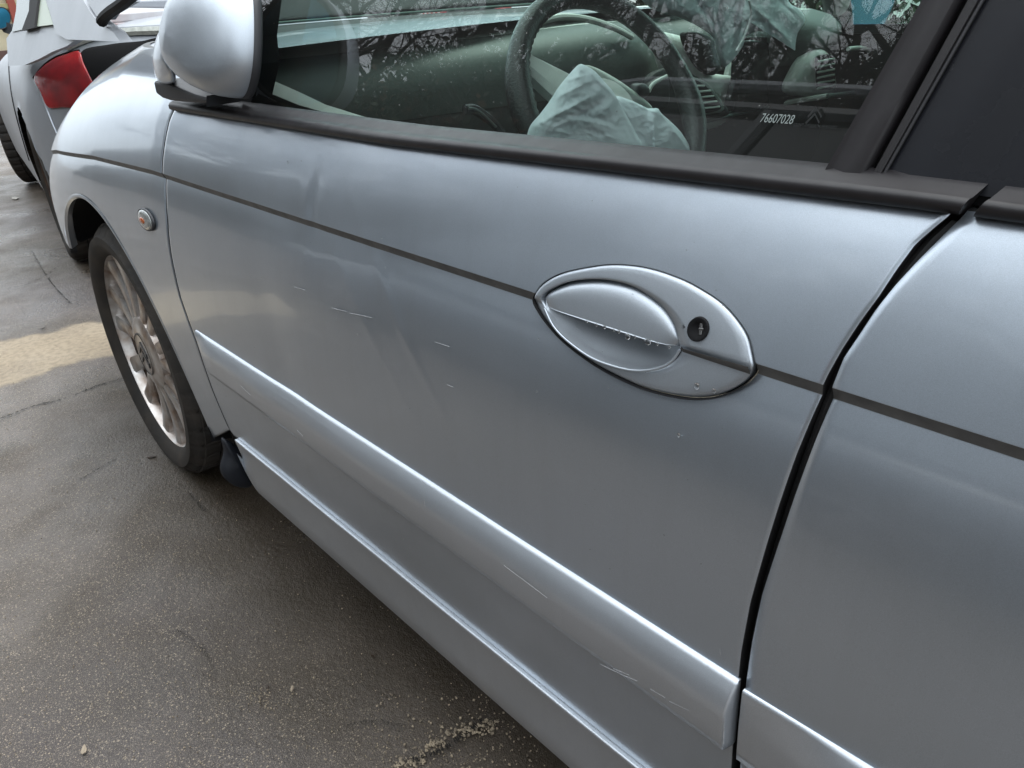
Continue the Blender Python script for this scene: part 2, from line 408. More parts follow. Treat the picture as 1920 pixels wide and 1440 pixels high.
for k in np.linspace(0, 1, nt_): XZl.append(fender_row(2, k))
XZ = np.array(XZl)
fender = skin('front_fender', XZ, len(XZl), nc, PAINT, car, cuts=[arch])
# arch lip rolled inwards
MBx = MB()
ang = np.linspace(math.radians(34), math.radians(189), 90); V = []
prof = [(0.0, .0), (-.002, .0010), (-.006, .0008), (-.010, -.004), (-.006, -.012), (0.0, -.02)]
for a in ang:
    for dr, dy in prof:
        rr_ = AR+dr; x_ = -.022+rr_*math.cos(a); z_ = .298+rr_*math.sin(a)
        V.append((x_, float(Sy(x_, z_, False))+dy, z_))
MBx.add(V, grid_faces(len(ang), len(prof)))
MBx.build('arch_lip', PAINT, fender, True)
# wheel housing
V = []; ang = np.linspace(math.radians(35), math.radians(189), 90)
for a in ang:
    for rr_, yo in ((AR-.002, -.012), (AR+.01, -.05), (AR+.01, -.30)):
        x_ = -.022+rr_*math.cos(a); z_ = .298+rr_*math.sin(a); V.append((x_, float(Sy(min(x_, .5), .4))+(yo if yo > -.1 else -.3)-.16*min(1, max(0, (math.radians(36)-a)/.35)), z_))
liner = mesh('wheel_arch_liner', V, grid_faces(len(ang), 3), BLACK, car)
mbb = MB(); mbb.box((-.04, -.36, .50), (.74, .06, .5)); mbb.build('inner_wing', BLACK, car)
# bonnet (between the two fenders, above the crown)
xs = np.linspace(-.62, .94, 40); V = []; cols = 25
for x in xs:
    zc_ = zcap(x); y0 = float(Sy(x, zc_, False))
    for s in np.linspace(1, -1, cols): V.append((x, -.875+(y0+.875)*s, zc_-.002+.012*(1-s*s)))
bonnet = mesh('bonnet', V, grid_faces(40, cols), PAINT, car, toward=(0, 0, 1))
# far side of the body (mirror image, simple)
XZr = np.stack([np.stack([np.linspace(-2.75, .94, 80), np.full(80, zz)], 1) for zz in np.linspace(.2, .874, 30)])
Vr = [(p[0], -1.75-float(Sy(p[0], p[1], False)), p[1]) for p in XZr.reshape(-1, 2)]
mesh('far_side_panel', Vr, grid_faces(30, 80), PAINT, car, toward=(0, -1, 0))
# ---- black inner structure behind the gaps
V = []
xsb = np.linspace(-2.7, -.44, 60); zsb = np.linspace(.2, .890, 24)
for zz in zsb:
    for x in xsb: V.append((x, float(Sy(x, zz, False))-.024, zz))
mesh('inner_body_frame', V, grid_faces(24, 60), BLACK, car, toward=(0, 1, 0))
# rubber seal in the rear gap
mb = MB(); zz_ = np.linspace(.33, .885, 60)
mb.tube([(float(xdr(a))*.5+float(xrf(a))*.5, float(Sy(xdr(a), a, False))-.013, a) for a in zz_], .0035, 8)
mb.build('door_seal', SEAL_SHADE, rdoor, True)
# latch shadow blocks / hinge inside the front gap left dark

# ------------------------------------------------------------------ sill
def sweep_on_side(name, xs, prof, mat, parent, zfun=None, cap=True):
    V = []
    for i, x in enumerate(xs):
        for dy, zz in prof(i, x): V.append((x, float(Sy(x, zz, False))+dy, zz))
    n = len(prof(0, xs[0])); F = grid_faces(len(xs), n)
    if cap: F += [tuple(range(n)), tuple(range((len(xs)-1)*n, len(xs)*n))[::-1]]
    o = mesh(name, V, F, mat, parent, toward=(0, 1, 0)); o.data.set_sharp_from_angle(angle=math.radians(78)); return o
xs = np.concatenate([np.linspace(-.571, -.60, 8), np.linspace(-.61, -2.7, 90)])
def sillp(i, x):
    k = min(1., max(0., (-.571-x)/.030)); r = math.sqrt(max(0, 1-(1-k)**2)); zbq = .262-(.262-.182)*r
    w = .004*math.sin(x*23)*.25
    return [(-.018, .316), (.004, .3180+w*.5), (.0060, .3174+w*.5), (.0066, .3158+w*.5), (.0062, .312), (.0055, .283), (.0085, max(zbq+.045, .24) if k > .9 else .262), (.012, zbq+.028), (.006, zbq+.010), (-.008, zbq), (-.05, zbq-.002)]
sill = sweep_on_side('sill', xs, sillp, PAINT_M, car)

# ------------------------------------------------------------------ side mouldings
mt = [hitS((368, 618), .0)[[0, 2]], hitS((1375, 1275), .004)[[0, 2]]]
mbm = [hitS((397, 703), .012)[[0, 2]], hitS((1352, 1411), .016)[[0, 2]]]
def lin(a, b): return lambda x: a[1]+(b[1]-a[1])*(x-a[0])/(b[0]-a[0])
ztm, zbm = lin(*mt), lin(*mbm)
x0m, x1m = mt[0][0], hitS((1378, 1300), .006)[0]
xs = np.concatenate([x0m+np.array([0, -.004, -.01, -.018, -.03, -.05, -.08]), np.linspace(x0m-.1, x1m+.012, 40), x1m+np.array([.008, .003, .0022, .0012, .0004, 0])])
def mould(i, x):
    k = min(1, max(0, (x0m-x)/.045)); e = min(1, max(0, (x-x1m)/.003)); e = math.sqrt(max(0, 1-(1-e)**2))
    zt, zb = float(ztm(x)), float(zbm(x)); d = .0165*(.25+.75*k)*(.35+.65*e); zb = zt-(zt-zb)*(.12+.88*min(1, (x0m-x)/.022+0.02))
    h = zt-zb
    return [(-.001, zt), (.0025*k, zt-.0004), (d*.34, zt-h*.05), (d*.66, zt-h*.18), (d*.90, zt-h*.31), (d*.99, zt-h*.39), (d, zt-h*.48), (d*.97, zt-h*.85), (d*.86, zb+h*.02), (d*.5, zb-h*.01), (-.001, zb)]
moul = sweep_on_side('side_moulding', xs, mould, PAINT_M, door)
x2m = hitS((1396, 1290), .0)[0]
xs = np.concatenate([np.linspace(x2m, x2m-.16, 60), np.linspace(x2m-.17, -2.7, 50)])
zrt = lin(hitS((1396, 1291))[[0, 2]], hitS((1640, 1440))[[0, 2]])
def mould2(i, x):
    k = min(1, max(0, (x2m-x)/.11)); e = k*k*(3-2*k)
    zt = float(zrt(x)); h = .083; d = .0035+.0125*e
    return [(-.001, zt), (.0025, zt-.0004), (max(.003, d*.34), zt-h*.05), (max(.0032, d*.66), zt-h*.18), (d*.90, zt-h*.31), (d*.99, zt-h*.39), (d, zt-h*.48), (d*.97, zt-h*.85), (d*.86, zt-h*.98), (-.001, zt-h)]
sweep_on_side('side_moulding', xs, mould2, PAINT_M, rdoor)

# ------------------------------------------------------------------ door handle
def ring_patch(name, outline, rings, mat, parent, step=True, yadd=0., center=None):
    """closed outline in (x,z) on the body side, rings = [(scale, outward offset)]"""
    c = outline.mean(0) if center is None else center; V = []
    for r, o in rings:
        for q in outline:
            p = c+(q-c)*r; V.append((p[0], float(Sy(p[0], p[1], step))+o, p[1]))
    n = len(outline); F = grid_faces(len(rings), n, True)
    if rings[-1][0] > 0: F.append(tuple(range((len(rings)-1)*n, len(rings)*n)))
    o = mesh(name, V, F, mat, parent, toward=(0, 1, 0)); return o
handle = ring_patch('door_handle', hout, [(1.006, .0003), (1.0, -.0006), (.992, -.0045), (.985, -.012), (.6, -.042), (0.0, -.042)], BLACK, car, step=False)
def arc(px, n): return catmull([hitS(p)[[0, 2]] for p in px], n, closed=False)
flap_top = arc(H_FLAP, 61); bowl_bot = arc(H_BOWL, 61)
inner = np.vstack([flap_top, bowl_bot])          # clockwise from the front tip over the top and back below
cen = np.array([hitS((1150, 612))[0], hitS((1150, 612))[2]])
def polar(outl, c, n=240):
    a = np.unwrap(np.arctan2(outl[:, 1]-c[1], outl[:, 0]-c[0])); r = np.hypot(*(outl-c).T)
    o = np.argsort(a % (2*math.pi)); aa = (a % (2*math.pi))[o]; rr = r[o]
    t = np.linspace(0, 2*math.pi, n, endpoint=False)
    return t, np.interp(t, aa, rr, period=2*math.pi)
t, ri = polar(inner, cen); _, ro = polar(hout, cen)
V = []; seq = [(1, -.012, .987), (1, -.0035, .988), (1, .0002, .984), (1, .0012, .974), (.82, .0018, 1), (.6, .0019, 1), (.4, .0019, 1), (.2, .0019, 1), (.0, .0016, 1.018), (.0, .0004, 1.008), (.0, -.012, 1.006)]
for w, off, sc in seq:
    r = (ri+(ro-ri)*w)*sc
    r = np.maximum(r, ri*1.004)
    for k in range(len(t)):
        x_, z_ = cen[0]+r[k]*math.cos(t[k]), cen[1]+r[k]*math.sin(t[k])
        up = np.clip((z_-ZSW+.002)/.004, 0, 1)
        V.append((x_, float(Sy(x_, z_, False))+off-.0035*(1-up), z_))
plate = mesh('handle_surround', V, grid_faces(len(seq), len(t), True), PAINT_H, handle, toward=(0, 1, 0))
# swage step across the plate
p0, p1 = hitS((1279, 655)), hitS((1407, 694)); V = []
for k in range(21):
    s = k/20; x_ = p0[0]+(p1[0]-p0[0])*s; zc = p0[2]+(p1[2]-p0[2])*s; h = .0022+.0012*s
    for dz, o in ((h, .0030), (h*.8, .0030), (-h*.6, -.0002), (-h, -.0006)): V.append((x_, float(Sy(x_, zc, False))+o, zc+dz))
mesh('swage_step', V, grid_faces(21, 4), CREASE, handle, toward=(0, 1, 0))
# pull flap : upper half; proud, its lower edge free
nU, nV_ = 70, 26; V = []
edge = np.array([hitS(p)[[0, 2]] for p in [(1019, 573), (1060, 586), (1112, 603), (1194, 629), (1240, 643), (1271, 651)]]); edge = catmull(edge, nU, closed=False)
top = catmull(flap_top, nU, closed=False)
for j in range(nV_):
    v = j/(nV_-1)
    for i in range(nU):
        e, q = edge[i], top[i]; c = e+(q-e)*v*.985
        uu = i/(nU-1); dome = math.sqrt(max(0, 1-v**6)) * math.sqrt(max(0, 1-abs(2*uu-1)**8))
        V.append((c[0], float(Sy(c[0], c[1], False))-.008+.0112*dome*(1-.10*(1-v)), c[1]))
F = grid_faces(nV_, nU); b = len(V)
for (dy, dz) in ((-.0012, -.0008), (-.004, -.0002), (-.012, .004)):
    for i in range(nU): V.append((V[i][0], V[i][1]+dy, V[i][2]+dz))
F += [(i, i+1, b+i+1, b+i) for i in range(nU-1)]
F += [(b+r*nU+i, b+r*nU+i+1, b+(r+1)*nU+i+1, b+(r+1)*nU+i) for r in range(2) for i in range(nU-1)]
flap = mesh('pull_flap', V, F, PAINT_H, handle, toward=(0, 1, 0)); flap.data.materials.append(SEAL_SHADE)
for k in range((nV_-1)*(nU-1), len(F)): flap.data.polygons[k].material_index = 1  # free edge coloured dark for the gap shade below the flap
# finger bowl : lower half, concave
V = []; low = arc(H_BOWL[::-1], nU)
for j in range(nV_):
    v = j/(nV_-1)
    for i in range(nU):
        c = edge[i]+(low[i]-edge[i])*v; c = c+np.array([0, .006*(1-v)])
        uu = i/(nU-1); d = (1-v**2.6)**.6 if v < 1 else 0; sp_ = max(0, 1-abs(2*uu-1)**2.6)
        V.append((c[0], float(Sy(c[0], c[1], False))-.0015-.024*d*sp_, c[1]))
bowl = mesh('finger_bowl', V, grid_faces(nV_, nU), PAINT_H, handle, toward=(0, 1, 0))
mb = MB(); rimp = [(q[0], float(Sy(q[0], q[1], False))+.0004, q[1]) for q in low]
mb.tube(rimp, .0011, 8); mb.build('bowl_rim', PAINT_H, handle, True)
# lock
lc = hitS((1313, 615)); lo = []
for a in np.linspace(0, 2*math.pi, 40, endpoint=False):
    lo.append(hitS((1313+19.5*math.cos(a)-2*math.sin(a), 615+22.5*math.sin(a)))[[0, 2]])
lock = ring_patch('key_lock', np.array(lo), [(1.05, .0016), (1.02, .0032), (.97, .0036), (.9, .0034), (.62, .0034), (.56, .0028), (0., .0027)], BLACK, handle, step=False)
def seg_on_side(mb, a, b, w, off, px=True):
    A = hitS(a, off) if px else a; B = hitS(b, off) if px else b
    d = (B-A); d /= np.linalg.norm(d); nrm = np.array([0, 1, 0.]); s = np.cross(d, nrm); s /= np.linalg.norm(s)
    V = [A-s*w, A+s*w, B+s*w, B-s*w, A-s*w*.6+nrm*.0006, A+s*w*.6+nrm*.0006, B+s*w*.6+nrm*.0006, B-s*w*.6+nrm*.0006]
    mb.add(V, [(0, 1, 5, 4), (1, 2, 6, 5), (2, 3, 7, 6), (3, 0, 4, 7), (4, 5, 6, 7)])
mb = MB(); seg_on_side(mb, (1315, 606), (1313, 627), .0012, .0029); seg_on_side(mb, (1311, 617), (1319, 618), .0010, .0031)
mb.build('key_slot', simple('worn_steel', (.12, .12, .12), .5, metal=.6), handle, False)

# droplets hanging under the flap and on the paint
WATER, nt, p = mat_new('water_drop'); p.inputs['Transmission Weight'].default_value = 1; p.inputs['Roughness'].default_value = 0.0; p.inputs['IOR'].default_value = 1.33
def drops(name, lst, off, parent):
    bm = bmesh.new()
    for (px, r, sz) in lst:
        q = hitS(px, off); g = bmesh.ops.create_icosphere(bm, subdivisions=2, radius=r)
        for v in g['verts']: v.co = Vector((v.co.x, v.co.y*.7, v.co.z*sz))+Vector(q)
    me = bpy.data.meshes.new(name); bm.to_mesh(me); bm.free(); me.materials.append(WATER)
    me.polygons.foreach_set('use_smooth', [True]*len(me.polygons))
    o = link(bpy.data.objects.new(name, me), parent); return o
dl = [((1100, 603), .0012, 1), ((1118, 609), .0013, 1), ((1133, 613), .0016, 1.1), ((1150, 619), .0012, 1), ((1160, 622), .0014, 1.1), ((1177, 631), .0024, 1.0), ((1190, 632), .0013, 1), ((1215, 641), .0026, 1.0), ((1232, 645), .0013, 1), ((1255, 651), .0012, 1), ((1210, 640), .0014, 1)]
tag(drops('water_drops', dl, .003, handle), kind='stuff')
dp = [((1306, 724), .0022, 1.2), ((1338, 733), .0016, 1.2), ((1272, 816), .0014, 1.3), ((540, 305), .0020, 1.1), ((1283, 614), .0022, 1.3), ((565, 302), .0008, 1), ((455, 740), .0010, 1)]
for _ in range(70): dp.append(((random.uniform(340, 1500), random.uniform(330, 1100)), random.uniform(.0003, .0008), 1))
dp = [d for d in dp if d[1] > .001 or (xdr(hitS(d[0])[2])+.03 < hitS(d[0])[0] < xf(hitS(d[0])[2])-.02 and .33 < hitS(d[0])[2] < .86)]
tag(drops('water_drops', dp, .0005, door), kind='stuff')

# scratches: thin bare lines following the panel
def scratch(mb, pts, w, off, n=10):
    P = catmull(pts, n, closed=False)
    for i in range(n-1):
        ww = w*(1-abs(2*i/(n-1)-1)**2*.7)*random.uniform(.6, 1.2)
        A = hitS(P[i], off); B = hitS(P[i+1], off); d = B-A; d /= np.linalg.norm(d)+1e-9; s = np.cross(d, [0, 1, 0])*ww
        mb.add([A-s, A+s, B+s, B-s, A+[0, .00025, 0], B+[0, .00025, 0]], [(0, 4, 5, 3), (4, 1, 2, 5)])
mb = MB()
for pts, w in [([(945, 1060), (985, 1090), (1026, 1121)], .0005), ([(795, 934), (797, 950)], .0011), ([(452, 724), (470, 741)], .0005),
               ([(513, 738), (515, 748)], .0004), ([(557, 806), (568, 818)], .0005)]: scratch(mb, pts, w, .0175)
tag(mb.build('scratches', SCRATCH, door, True), kind='stuff')
mb = MB()
for pts, w in [([(622, 577), (636, 581), (650, 584)], .0006), ([(655, 587), (680, 592), (698, 596)], .0005), ([(552, 538), (572, 544)], .0006), ([(815, 641), (843, 650)], .0002), ([(838, 721), (850, 726)], .0004), ([(1350, 1215), (1351, 1228)], .0002)]: scratch(mb, pts, w, .0003)
tag(mb.build('scratches', SCRATCH, door, True), kind='stuff')
# pale scuffed patches at the bottom rear of the moulding
mb = MB()
for pts, w in [([(1125, 1245), (1160, 1262), (1195, 1277)], .0004), ([(1220, 1292), (1247, 1308)], .0005), ([(1255, 1315), (1292, 1332)], .0004), ([(1150, 1254), (1180, 1266)], .0009), ([(1358, 1340), (1356, 1395)], .0006)]: scratch(mb, pts, w, .016)
tag(mb.build('scuffs', SCRATCH, door, True), kind='stuff')
# dried grime line under the handle
mb = MB(); gl = np.array([hitS(p)[[0, 2]] for p in H_OUT[13:]+H_OUT[:1]]); gl = catmull(gl, 60, closed=False); c_ = hout.mean(0)
for i in range(59):
    for (s0, s1) in (((1.010), (1.018)),):
        a0, a1 = c_+(gl[i]-c_)*s0, c_+(gl[i]-c_)*s1; b0, b1 = c_+(gl[i+1]-c_)*s0, c_+(gl[i+1]-c_)*s1
        k = .0005
        mb.add([(q[0], float(Sy(q[0], q[1], True))+k, q[1]) for q in (a0, b0, b1, a1)], [(0, 1, 2, 3)])
tag(mb.build('grime_line', GRIME, door, True), kind='stuff')

# ------------------------------------------------------------------ side repeater lamp
ro_ = []
for a in np.linspace(0, 2*math.pi, 40, endpoint=False):
    dx, dy = 13.2*math.cos(a), 19.5*math.sin(a); ro_.append(hitS((275.5+dx+dy*.22, 411.5+dy+dx*.3))[[0, 2]])
ro_ = np.array(ro_)
rep = ring_patch('side_repeater', ro_, [(1.1, .0004), (1.08, .003), (1.0, .0042), (.97, .002)], MATBK, car, step=False)
ring_patch('repeater_lens', ro_, [(.98, .002), (.97, .0040), (.85, .0055), (.6, .0068), (.3, .0074), (0., .0075)], CLEARL, rep, step=False)
ro2 = ro_.mean(0)+(ro_-ro_.mean(0))*np.array([.42, .36])+np.array([.004, -.001])
ring_patch('orange_bulb', ro2, [(1., .004), (.9, .0078), (.5, .0088), (0., .009)], ORANGE, rep, step=False)

# ------------------------------------------------------------------ belt trim (black, stepped section)
def belt(i, x):
    yb = float(Sy(-1.2, .874, False)); s = float(Sy(x, .874, False))-yb
    P = [(-.071, .862), (-.0625, .8722), (-.0560, .8733), (-.0525, .8760), (-.0527, .8812), (-.0560, .8854), (-.0620, .8880), (-.0645, .8882), (-.0700, .8910), (-.0770, .8940), (-.0830, .8966), (-.0880, .8950)]
    db = float(np.interp(x, [-1.67, -1.40, -1.10, -.5], [.0118, .0068, .0003, 0])); dt = float(np.interp(x, [-1.6, -1.37, -1.15, -.5], [.0045, .0005, -.003, -.002]))
    out = []
    for k, (yy, zz) in enumerate(P):
        w = min(1, max(0, (k-3)/5)); d = db*(1-w)+dt*w; out.append((yy+s-.6*db*(1-w)-.0025*(1-w), zz+d))
    return out
def belt_strip(name, x0, x1, slant, parent, nx=60):
    V = []; n = 12
    for i, x in enumerate(np.linspace(x0, x1, nx)):
        for k, (yy, zz) in enumerate(belt(i, x)):
            w0 = max(0, 1-abs(x-x0)/.03); w1 = max(0, 1-abs(x-x1)/.03)
            V.append((x+slant[0]*w0*(zz-.874)/.022+slant[1]*w1*(zz-.874)/.022, yy, zz))
    F = grid_faces(nx, n)+[tuple(range(n)), tuple(range((nx-1)*n, nx*n))[::-1]]
    o = mesh(name, V, F, TRIM, parent, toward=(0, 1, .5)); o.data.set_sharp_from_angle(angle=math.radians(55)); return o
e0 = atY((1790, 397), -.0745)[0]; e1 = atY((1812, 402), -.0745)[0]
print('belt ends', e0, e1)
belt_strip('belt_trim', float(xf(.874))-.004, e0, (0, -.010), door)
belt_strip('belt_trim', e1, -2.7, (-.012, 0), rdoor)

# ------------------------------------------------------------------ window plane, pillar strips and applique panel
GS = .32
def gy(zz): return -.0835-GS*(zz-.8955)
def hitG(p, off=0.):
    r = ray(p); # y = -.0835-.42(z-.8955)+off
    k = (-.0835-GS*(CAM[2]-.8955)+off-CAM[1])/(r[1]+GS*r[2]); return CAM+k*r
def ext(a, b, off, ztop, zbot=None):
    A, B = hitG(a, off), hitG(b, off); d = (B-A)
    T = A+d*((ztop-A[2])/d[2]); Bt = A if zbot is None else A+d*((zbot-A[2])/d[2]); return Bt, T
def strip(name, la, lb, ra, rb, mat, parent, prof, ztop=1.30, zbot=None):
    """bar in the window plane between two image lines, prof = [(s across, outward)]"""
    L0, L1 = ext(la, lb, 0, ztop, zbot); R0, R1 = ext(ra, rb, 0, ztop, zbot); V = []; K = 24
    for k in range(K):
        t_ = k/(K-1); a = L0+(L1-L0)*t_; b = R0+(R1-R0)*t_
        for s, o in prof: q = a+(b-a)*s; V.append((q[0], q[1]+o, q[2]))
    n = len(prof); o = mesh(name, V, grid_faces(K, n)+[tuple(range(n))], mat, parent, toward=(0, 1, 0)); o.data.set_sharp_from_angle(angle=math.radians(50)); return o
ZBT = .889
fr = strip('window_frame', (1558, 308), (1735, 0), (1628, 323), (1804, 0), TRIM, door, [(0, -.012), (0, .001), (.04, .0070), (.12, .0062), (.2, .0052), (.55, .0075), (.9, .0070), (1, .004), (1, -.012)], zbot=ZBT)
strip('window_frame_channel', (1628, 323), (1804, 0), (1640, 326), (1818, 0), BLACK, door, [(0, -.006), (1, -.006)], zbot=ZBT)
strip('pillar_trim', (1640, 325), (1818, 0), (1658, 327), (1842, 0), TRIM, door, [(0, -.012), (0, .002), (.1, .0045), (.9, .0052), (1, .002), (1, -.012)], zbot=ZBT)
# big black panel over pillar / rear door window, thin bright bead along its front edge
A0, A1 = ext((1664, 327), (1850, 0), 0, 1.30, ZBT+.0045); V = []; K, J = 14, 30
for k in range(K):
    t_ = k/(K-1); a = A0+(A1-A0)*t_
    for j in range(J):
        s = (j/(J-1))**1.3; x_ = a[0]+(-2.65-a[0])*s; off = .0035 if j > 0 else .001
        V.append((x_, gy(a[2])+off-.002*s, a[2]))
pan = mesh('pillar_panel', V, grid_faces(K, J), PANELB, rdoor, toward=(0, 1, 0))
mb = MB(); mb.tube([(A0+(A1-A0)*t_)+np.array([.0012, .003, 0]) for t_ in np.linspace(0, 1, 14)], .0011, 6); mb.build('panel_edge_bead', simple('grey_bead', (.07, .07, .075), .3, metal=.3), rdoor, True)
# dark seal under the panel
mb = MB(); mb.box((-2.16, gy(.8925)-.004, .8905), (1.06, .012, .006)); mb.build('panel_seal', BLACK, rdoor)
# side glass
fl0, fl1 = ext((430, 150), (505, -60), -.004, 1.30, .885); rl0, rl1 = ext((1575, 308), (1752, 0), -.004, 1.30, .885); V = []
fl1 = np.array([fl0[0]-.22, gy(1.3)-.004, 1.30])
for k in range(12):
    t_ = k/11; a = fl0+(fl1-fl0)*t_; b = rl0+(rl1-rl0)*t_
    for j in range(24): q = a+(b-a)*j/23; V.append((q[0], q[1]+.010*math.sin(math.pi*t_)*.5, q[2]))
win = mesh('side_window', V, grid_faces(12, 24), GLASS, car, toward=(0, 1, 0))
mb = MB(); b0, b1 = hitG((498, 0), .0), hitG((478, 95), .0)
# front corner of the window: black A-pillar sail
a0, a1, a2, a3 = hitG((420, -160), -.001), hitG((497, -60), -.001), hitG((481, 70), -.001), hitG((505, 192), -.001)
a4 = hitG((340, 192), -.001)
V = [a0, hitG((515, -160), -.001), a1, a2, hitG((486, 120), -.001), hitG((470, 196), -.001), a4]
V = [tuple(v) for v in V]; Vb = [(v[0], v[1]-.03, v[2]) for v in V]; n = len(V)
mesh('pillar_sail', V+Vb, [tuple(range(n))[::-1], tuple(range(n, 2*n))]+[(i, (i+1) % n, n+(i+1) % n, n+i) for i in range(n)], BLACK, door, smooth=False)

# ---- printed marks on the glass
def text_mesh(name, body, p_left, p_right, hpx, mat, parent, off=.0012, shear=0., space=1.0):
    cu = bpy.data.curves.new(name, 'FONT'); cu.body = body; cu.size = 1; cu.extrude = .004; cu.shear = shear; cu.space_character = space
    o = bpy.data.objects.new(name, cu); scn.collection.objects.link(o); bpy.context.view_layer.update()
    dg = bpy.context.evaluated_depsgraph_get(); me = bpy.data.meshes.new_from_object(o.evaluated_get(dg)); bpy.data.objects.remove(o)
    co = np.array([v.co[:] for v in me.vertices]); w0, w1 = co[:, 0].min(), co[:, 0].max(); h0, h1 = co[:, 1].min(), co[:, 1].max()
    A = hitG(p_left, off); B = hitG(p_right, off); U = (B-A)/(w1-w0)
    # the height of the letters along the glass
    mid = ((p_left[0]+p_right[0])/2, (p_left[1]+p_right[1])/2); P0 = hitG(mid, off); P1 = hitG((mid[0]+hpx*.1, mid[1]-hpx), off)
    Vd = np.array([0, -GS, 1.]); Vd /= np.linalg.norm(Vd); Hh = np.linalg.norm(P1-P0); Vv = Vd*Hh/(h1-h0)
    nn = np.array([0, 1, GS]); nn /= np.linalg.norm(nn)
    for v, c in zip(me.vertices, co): v.co = Vector(A+U*(c[0]-w0)+Vv*(c[1]-h0)+nn*(.00012 if c[2] > 0 else 0))
    me.materials.clear(); me.materials.append(mat); me.name = name
    return link(bpy.data.objects.new(name, me), parent)
text_mesh('etched_number', '76607028', (1425, 229), (1487, 233), 17, WHITEP, win, shear=.25)
text_mesh('glass_maker_mark', 'SAINT-GOBAIN SEKURIT', (1487, 237), (1569, 243), 7, DARKPRINT, win)
mb = MB()
def chev(mb, tip, l, r, w, f=hitG, off=.0014):
    T, A, B = f(tip, off), f(l, off), f(r, off); T2, A2, B2 = f((tip[0], tip[1]+w), off), f((l[0]+1, l[1]+w*.8), off), f((r[0]-2, r[1]+w*.6), off)
    mb.add([T, A, A2, T2, B, B2], [(0, 1, 2, 3), (0, 3, 5, 4)])
chev(mb, (1531, 199), (1514, 217), (1541, 218), 5); chev(mb, (1528, 211), (1510, 229), (1537, 229), 5)
mb.build('chevron_mark', DARKPRINT, win)

# ------------------------------------------------------------------ folded door mirror
mirror = MB()
def bez(P, n): return catmull(P, n, closed=True)
# outline of the shell opening (the black rim), then the painted cap bulging outward and forward
# axis: the opening faces the window (-Y) and a little backwards
mc = np.array([-.772, -.070, .974]); fw = Vector((1, 0, 0))
rot = Euler((math.radians(15), math.radians(0), math.radians(-13)))
Rm = np.array(rot.to_matrix())
def mloc(x, y, z): return mc+Rm@np.array([x*.96, y*.95, z*.96])
ol = bez([(-.096, -.054), (-.112, -.028), (-.110, .010), (-.094, .046), (-.062, .072), (-.018, .084), (.022, .076), (.054, .052), (.078, .016), (.084, -.018), (.066, -.048), (.03, -.066), (-.03, -.072), (-.07, -.068)], 72)
V = []; prof = [(1.0, 0.0), (1.004, .006), (1.0, .016), (.98, .030), (.94, .044), (.87, .057), (.76, .069), (.58, .080), (.32, .087), (0., .089)]
for s, d in prof:
    for q in ol:
        dd = d*(1+.30*(q[0]*s/.12)); V.append(mloc(q[0]*s+.008*(d/.1)**2, dd, q[1]*s-.010*(d/.1)))
cap = None
mirror_e = bpy.data.objects.new('door_mirror', None); mirror_e.empty_display_size = .05; link(mirror_e, car)
mesh('mirror_cap', V, grid_faces(len(prof), 72, True), PAINT_H, mirror_e, toward=(0, 1, 0))
V = []; prof = [(1.006, .002), (1.010, -.001), (1.006, -.006), (.99, -.009), (.95, -.008), (.90, -.003), (.5, -.003), (0, -.003)]
for s, d in prof:
    for q in ol: V.append(mloc(q[0]*s, d, q[1]*s))
mesh('mirror_rim', V, grid_faces(len(prof), 72, True), MATBK, mirror_e, toward=(0, -1, 0))
V = [mloc(q[0]*.91, -.0050, q[1]*.91) for q in ol]; mesh('mirror_glass', V, [tuple(range(72))], BLUEM, mirror_e, toward=(0, -1, 0))
# knuckle and foot
kn = MB()
pk = [hitG((300, 178), .05), hitG((345, 185), .045), hitG((400, 192), .035), hitG((470, 196), .02)]
V = []
def foot(name, px_top, px_bot, yf, yb, mat):
    T = [atY(p, yf) for p in px_top]; B = [atY(p, yf) for p in px_bot]; n_ = len(T)
    V = [tuple(v) for v in T]+[tuple(v) for v in B]+[(v[0]+.01, yb, v[2]) for v in T]+[(v[0]+.01, yb, v[2]) for v in B]
    F = []
    for i in range(n_-1):
        F += [(i, i+1, n_+i+1, n_+i), (2*n_+i, 2*n_+i+1, i+1, i), (n_+i, n_+i+1, 3*n_+i+1, 3*n_+i), (2*n_+i, 3*n_+i, 3*n_+i+1, 2*n_+i+1)]
    F += [(0, n_, 3*n_, 2*n_), (n_-1, 2*n_-1+0, 4*n_-1, 3*n_-1)]
    o = mesh(name, V, F, mat, mirror_e, smooth=False)
    md = o.modifiers.new('bevel', 'BEVEL'); md.width = .004; md.segments = 3; md.limit_method = 'ANGLE'
    return o
foot('mirror_foot', [(287, 152), (300, 154), (318, 158), (338, 166), (362, 176), (392, 184)], [(292, 176), (303, 184), (318, 189), (338, 191), (362, 193), (392, 195)], -.028, -.075, MATBK)
V = []
kk = bez([(286, 100), (288, 130), (296, 152), (312, 158), (330, 150), (320, 110), (300, 60)], 40)
for s, yo in ((1, -.06), (1, -.022), (.9, -.010), (.5, -.004), (0, -.003)):
    c_ = kk.mean(0)
    for q in kk: V.append(atY(c_+(q-c_)*s, yo))
mesh('mirror_knuckle', V, grid_faces(5, 40, True), PAINT, mirror_e, toward=(0, 1, 0))

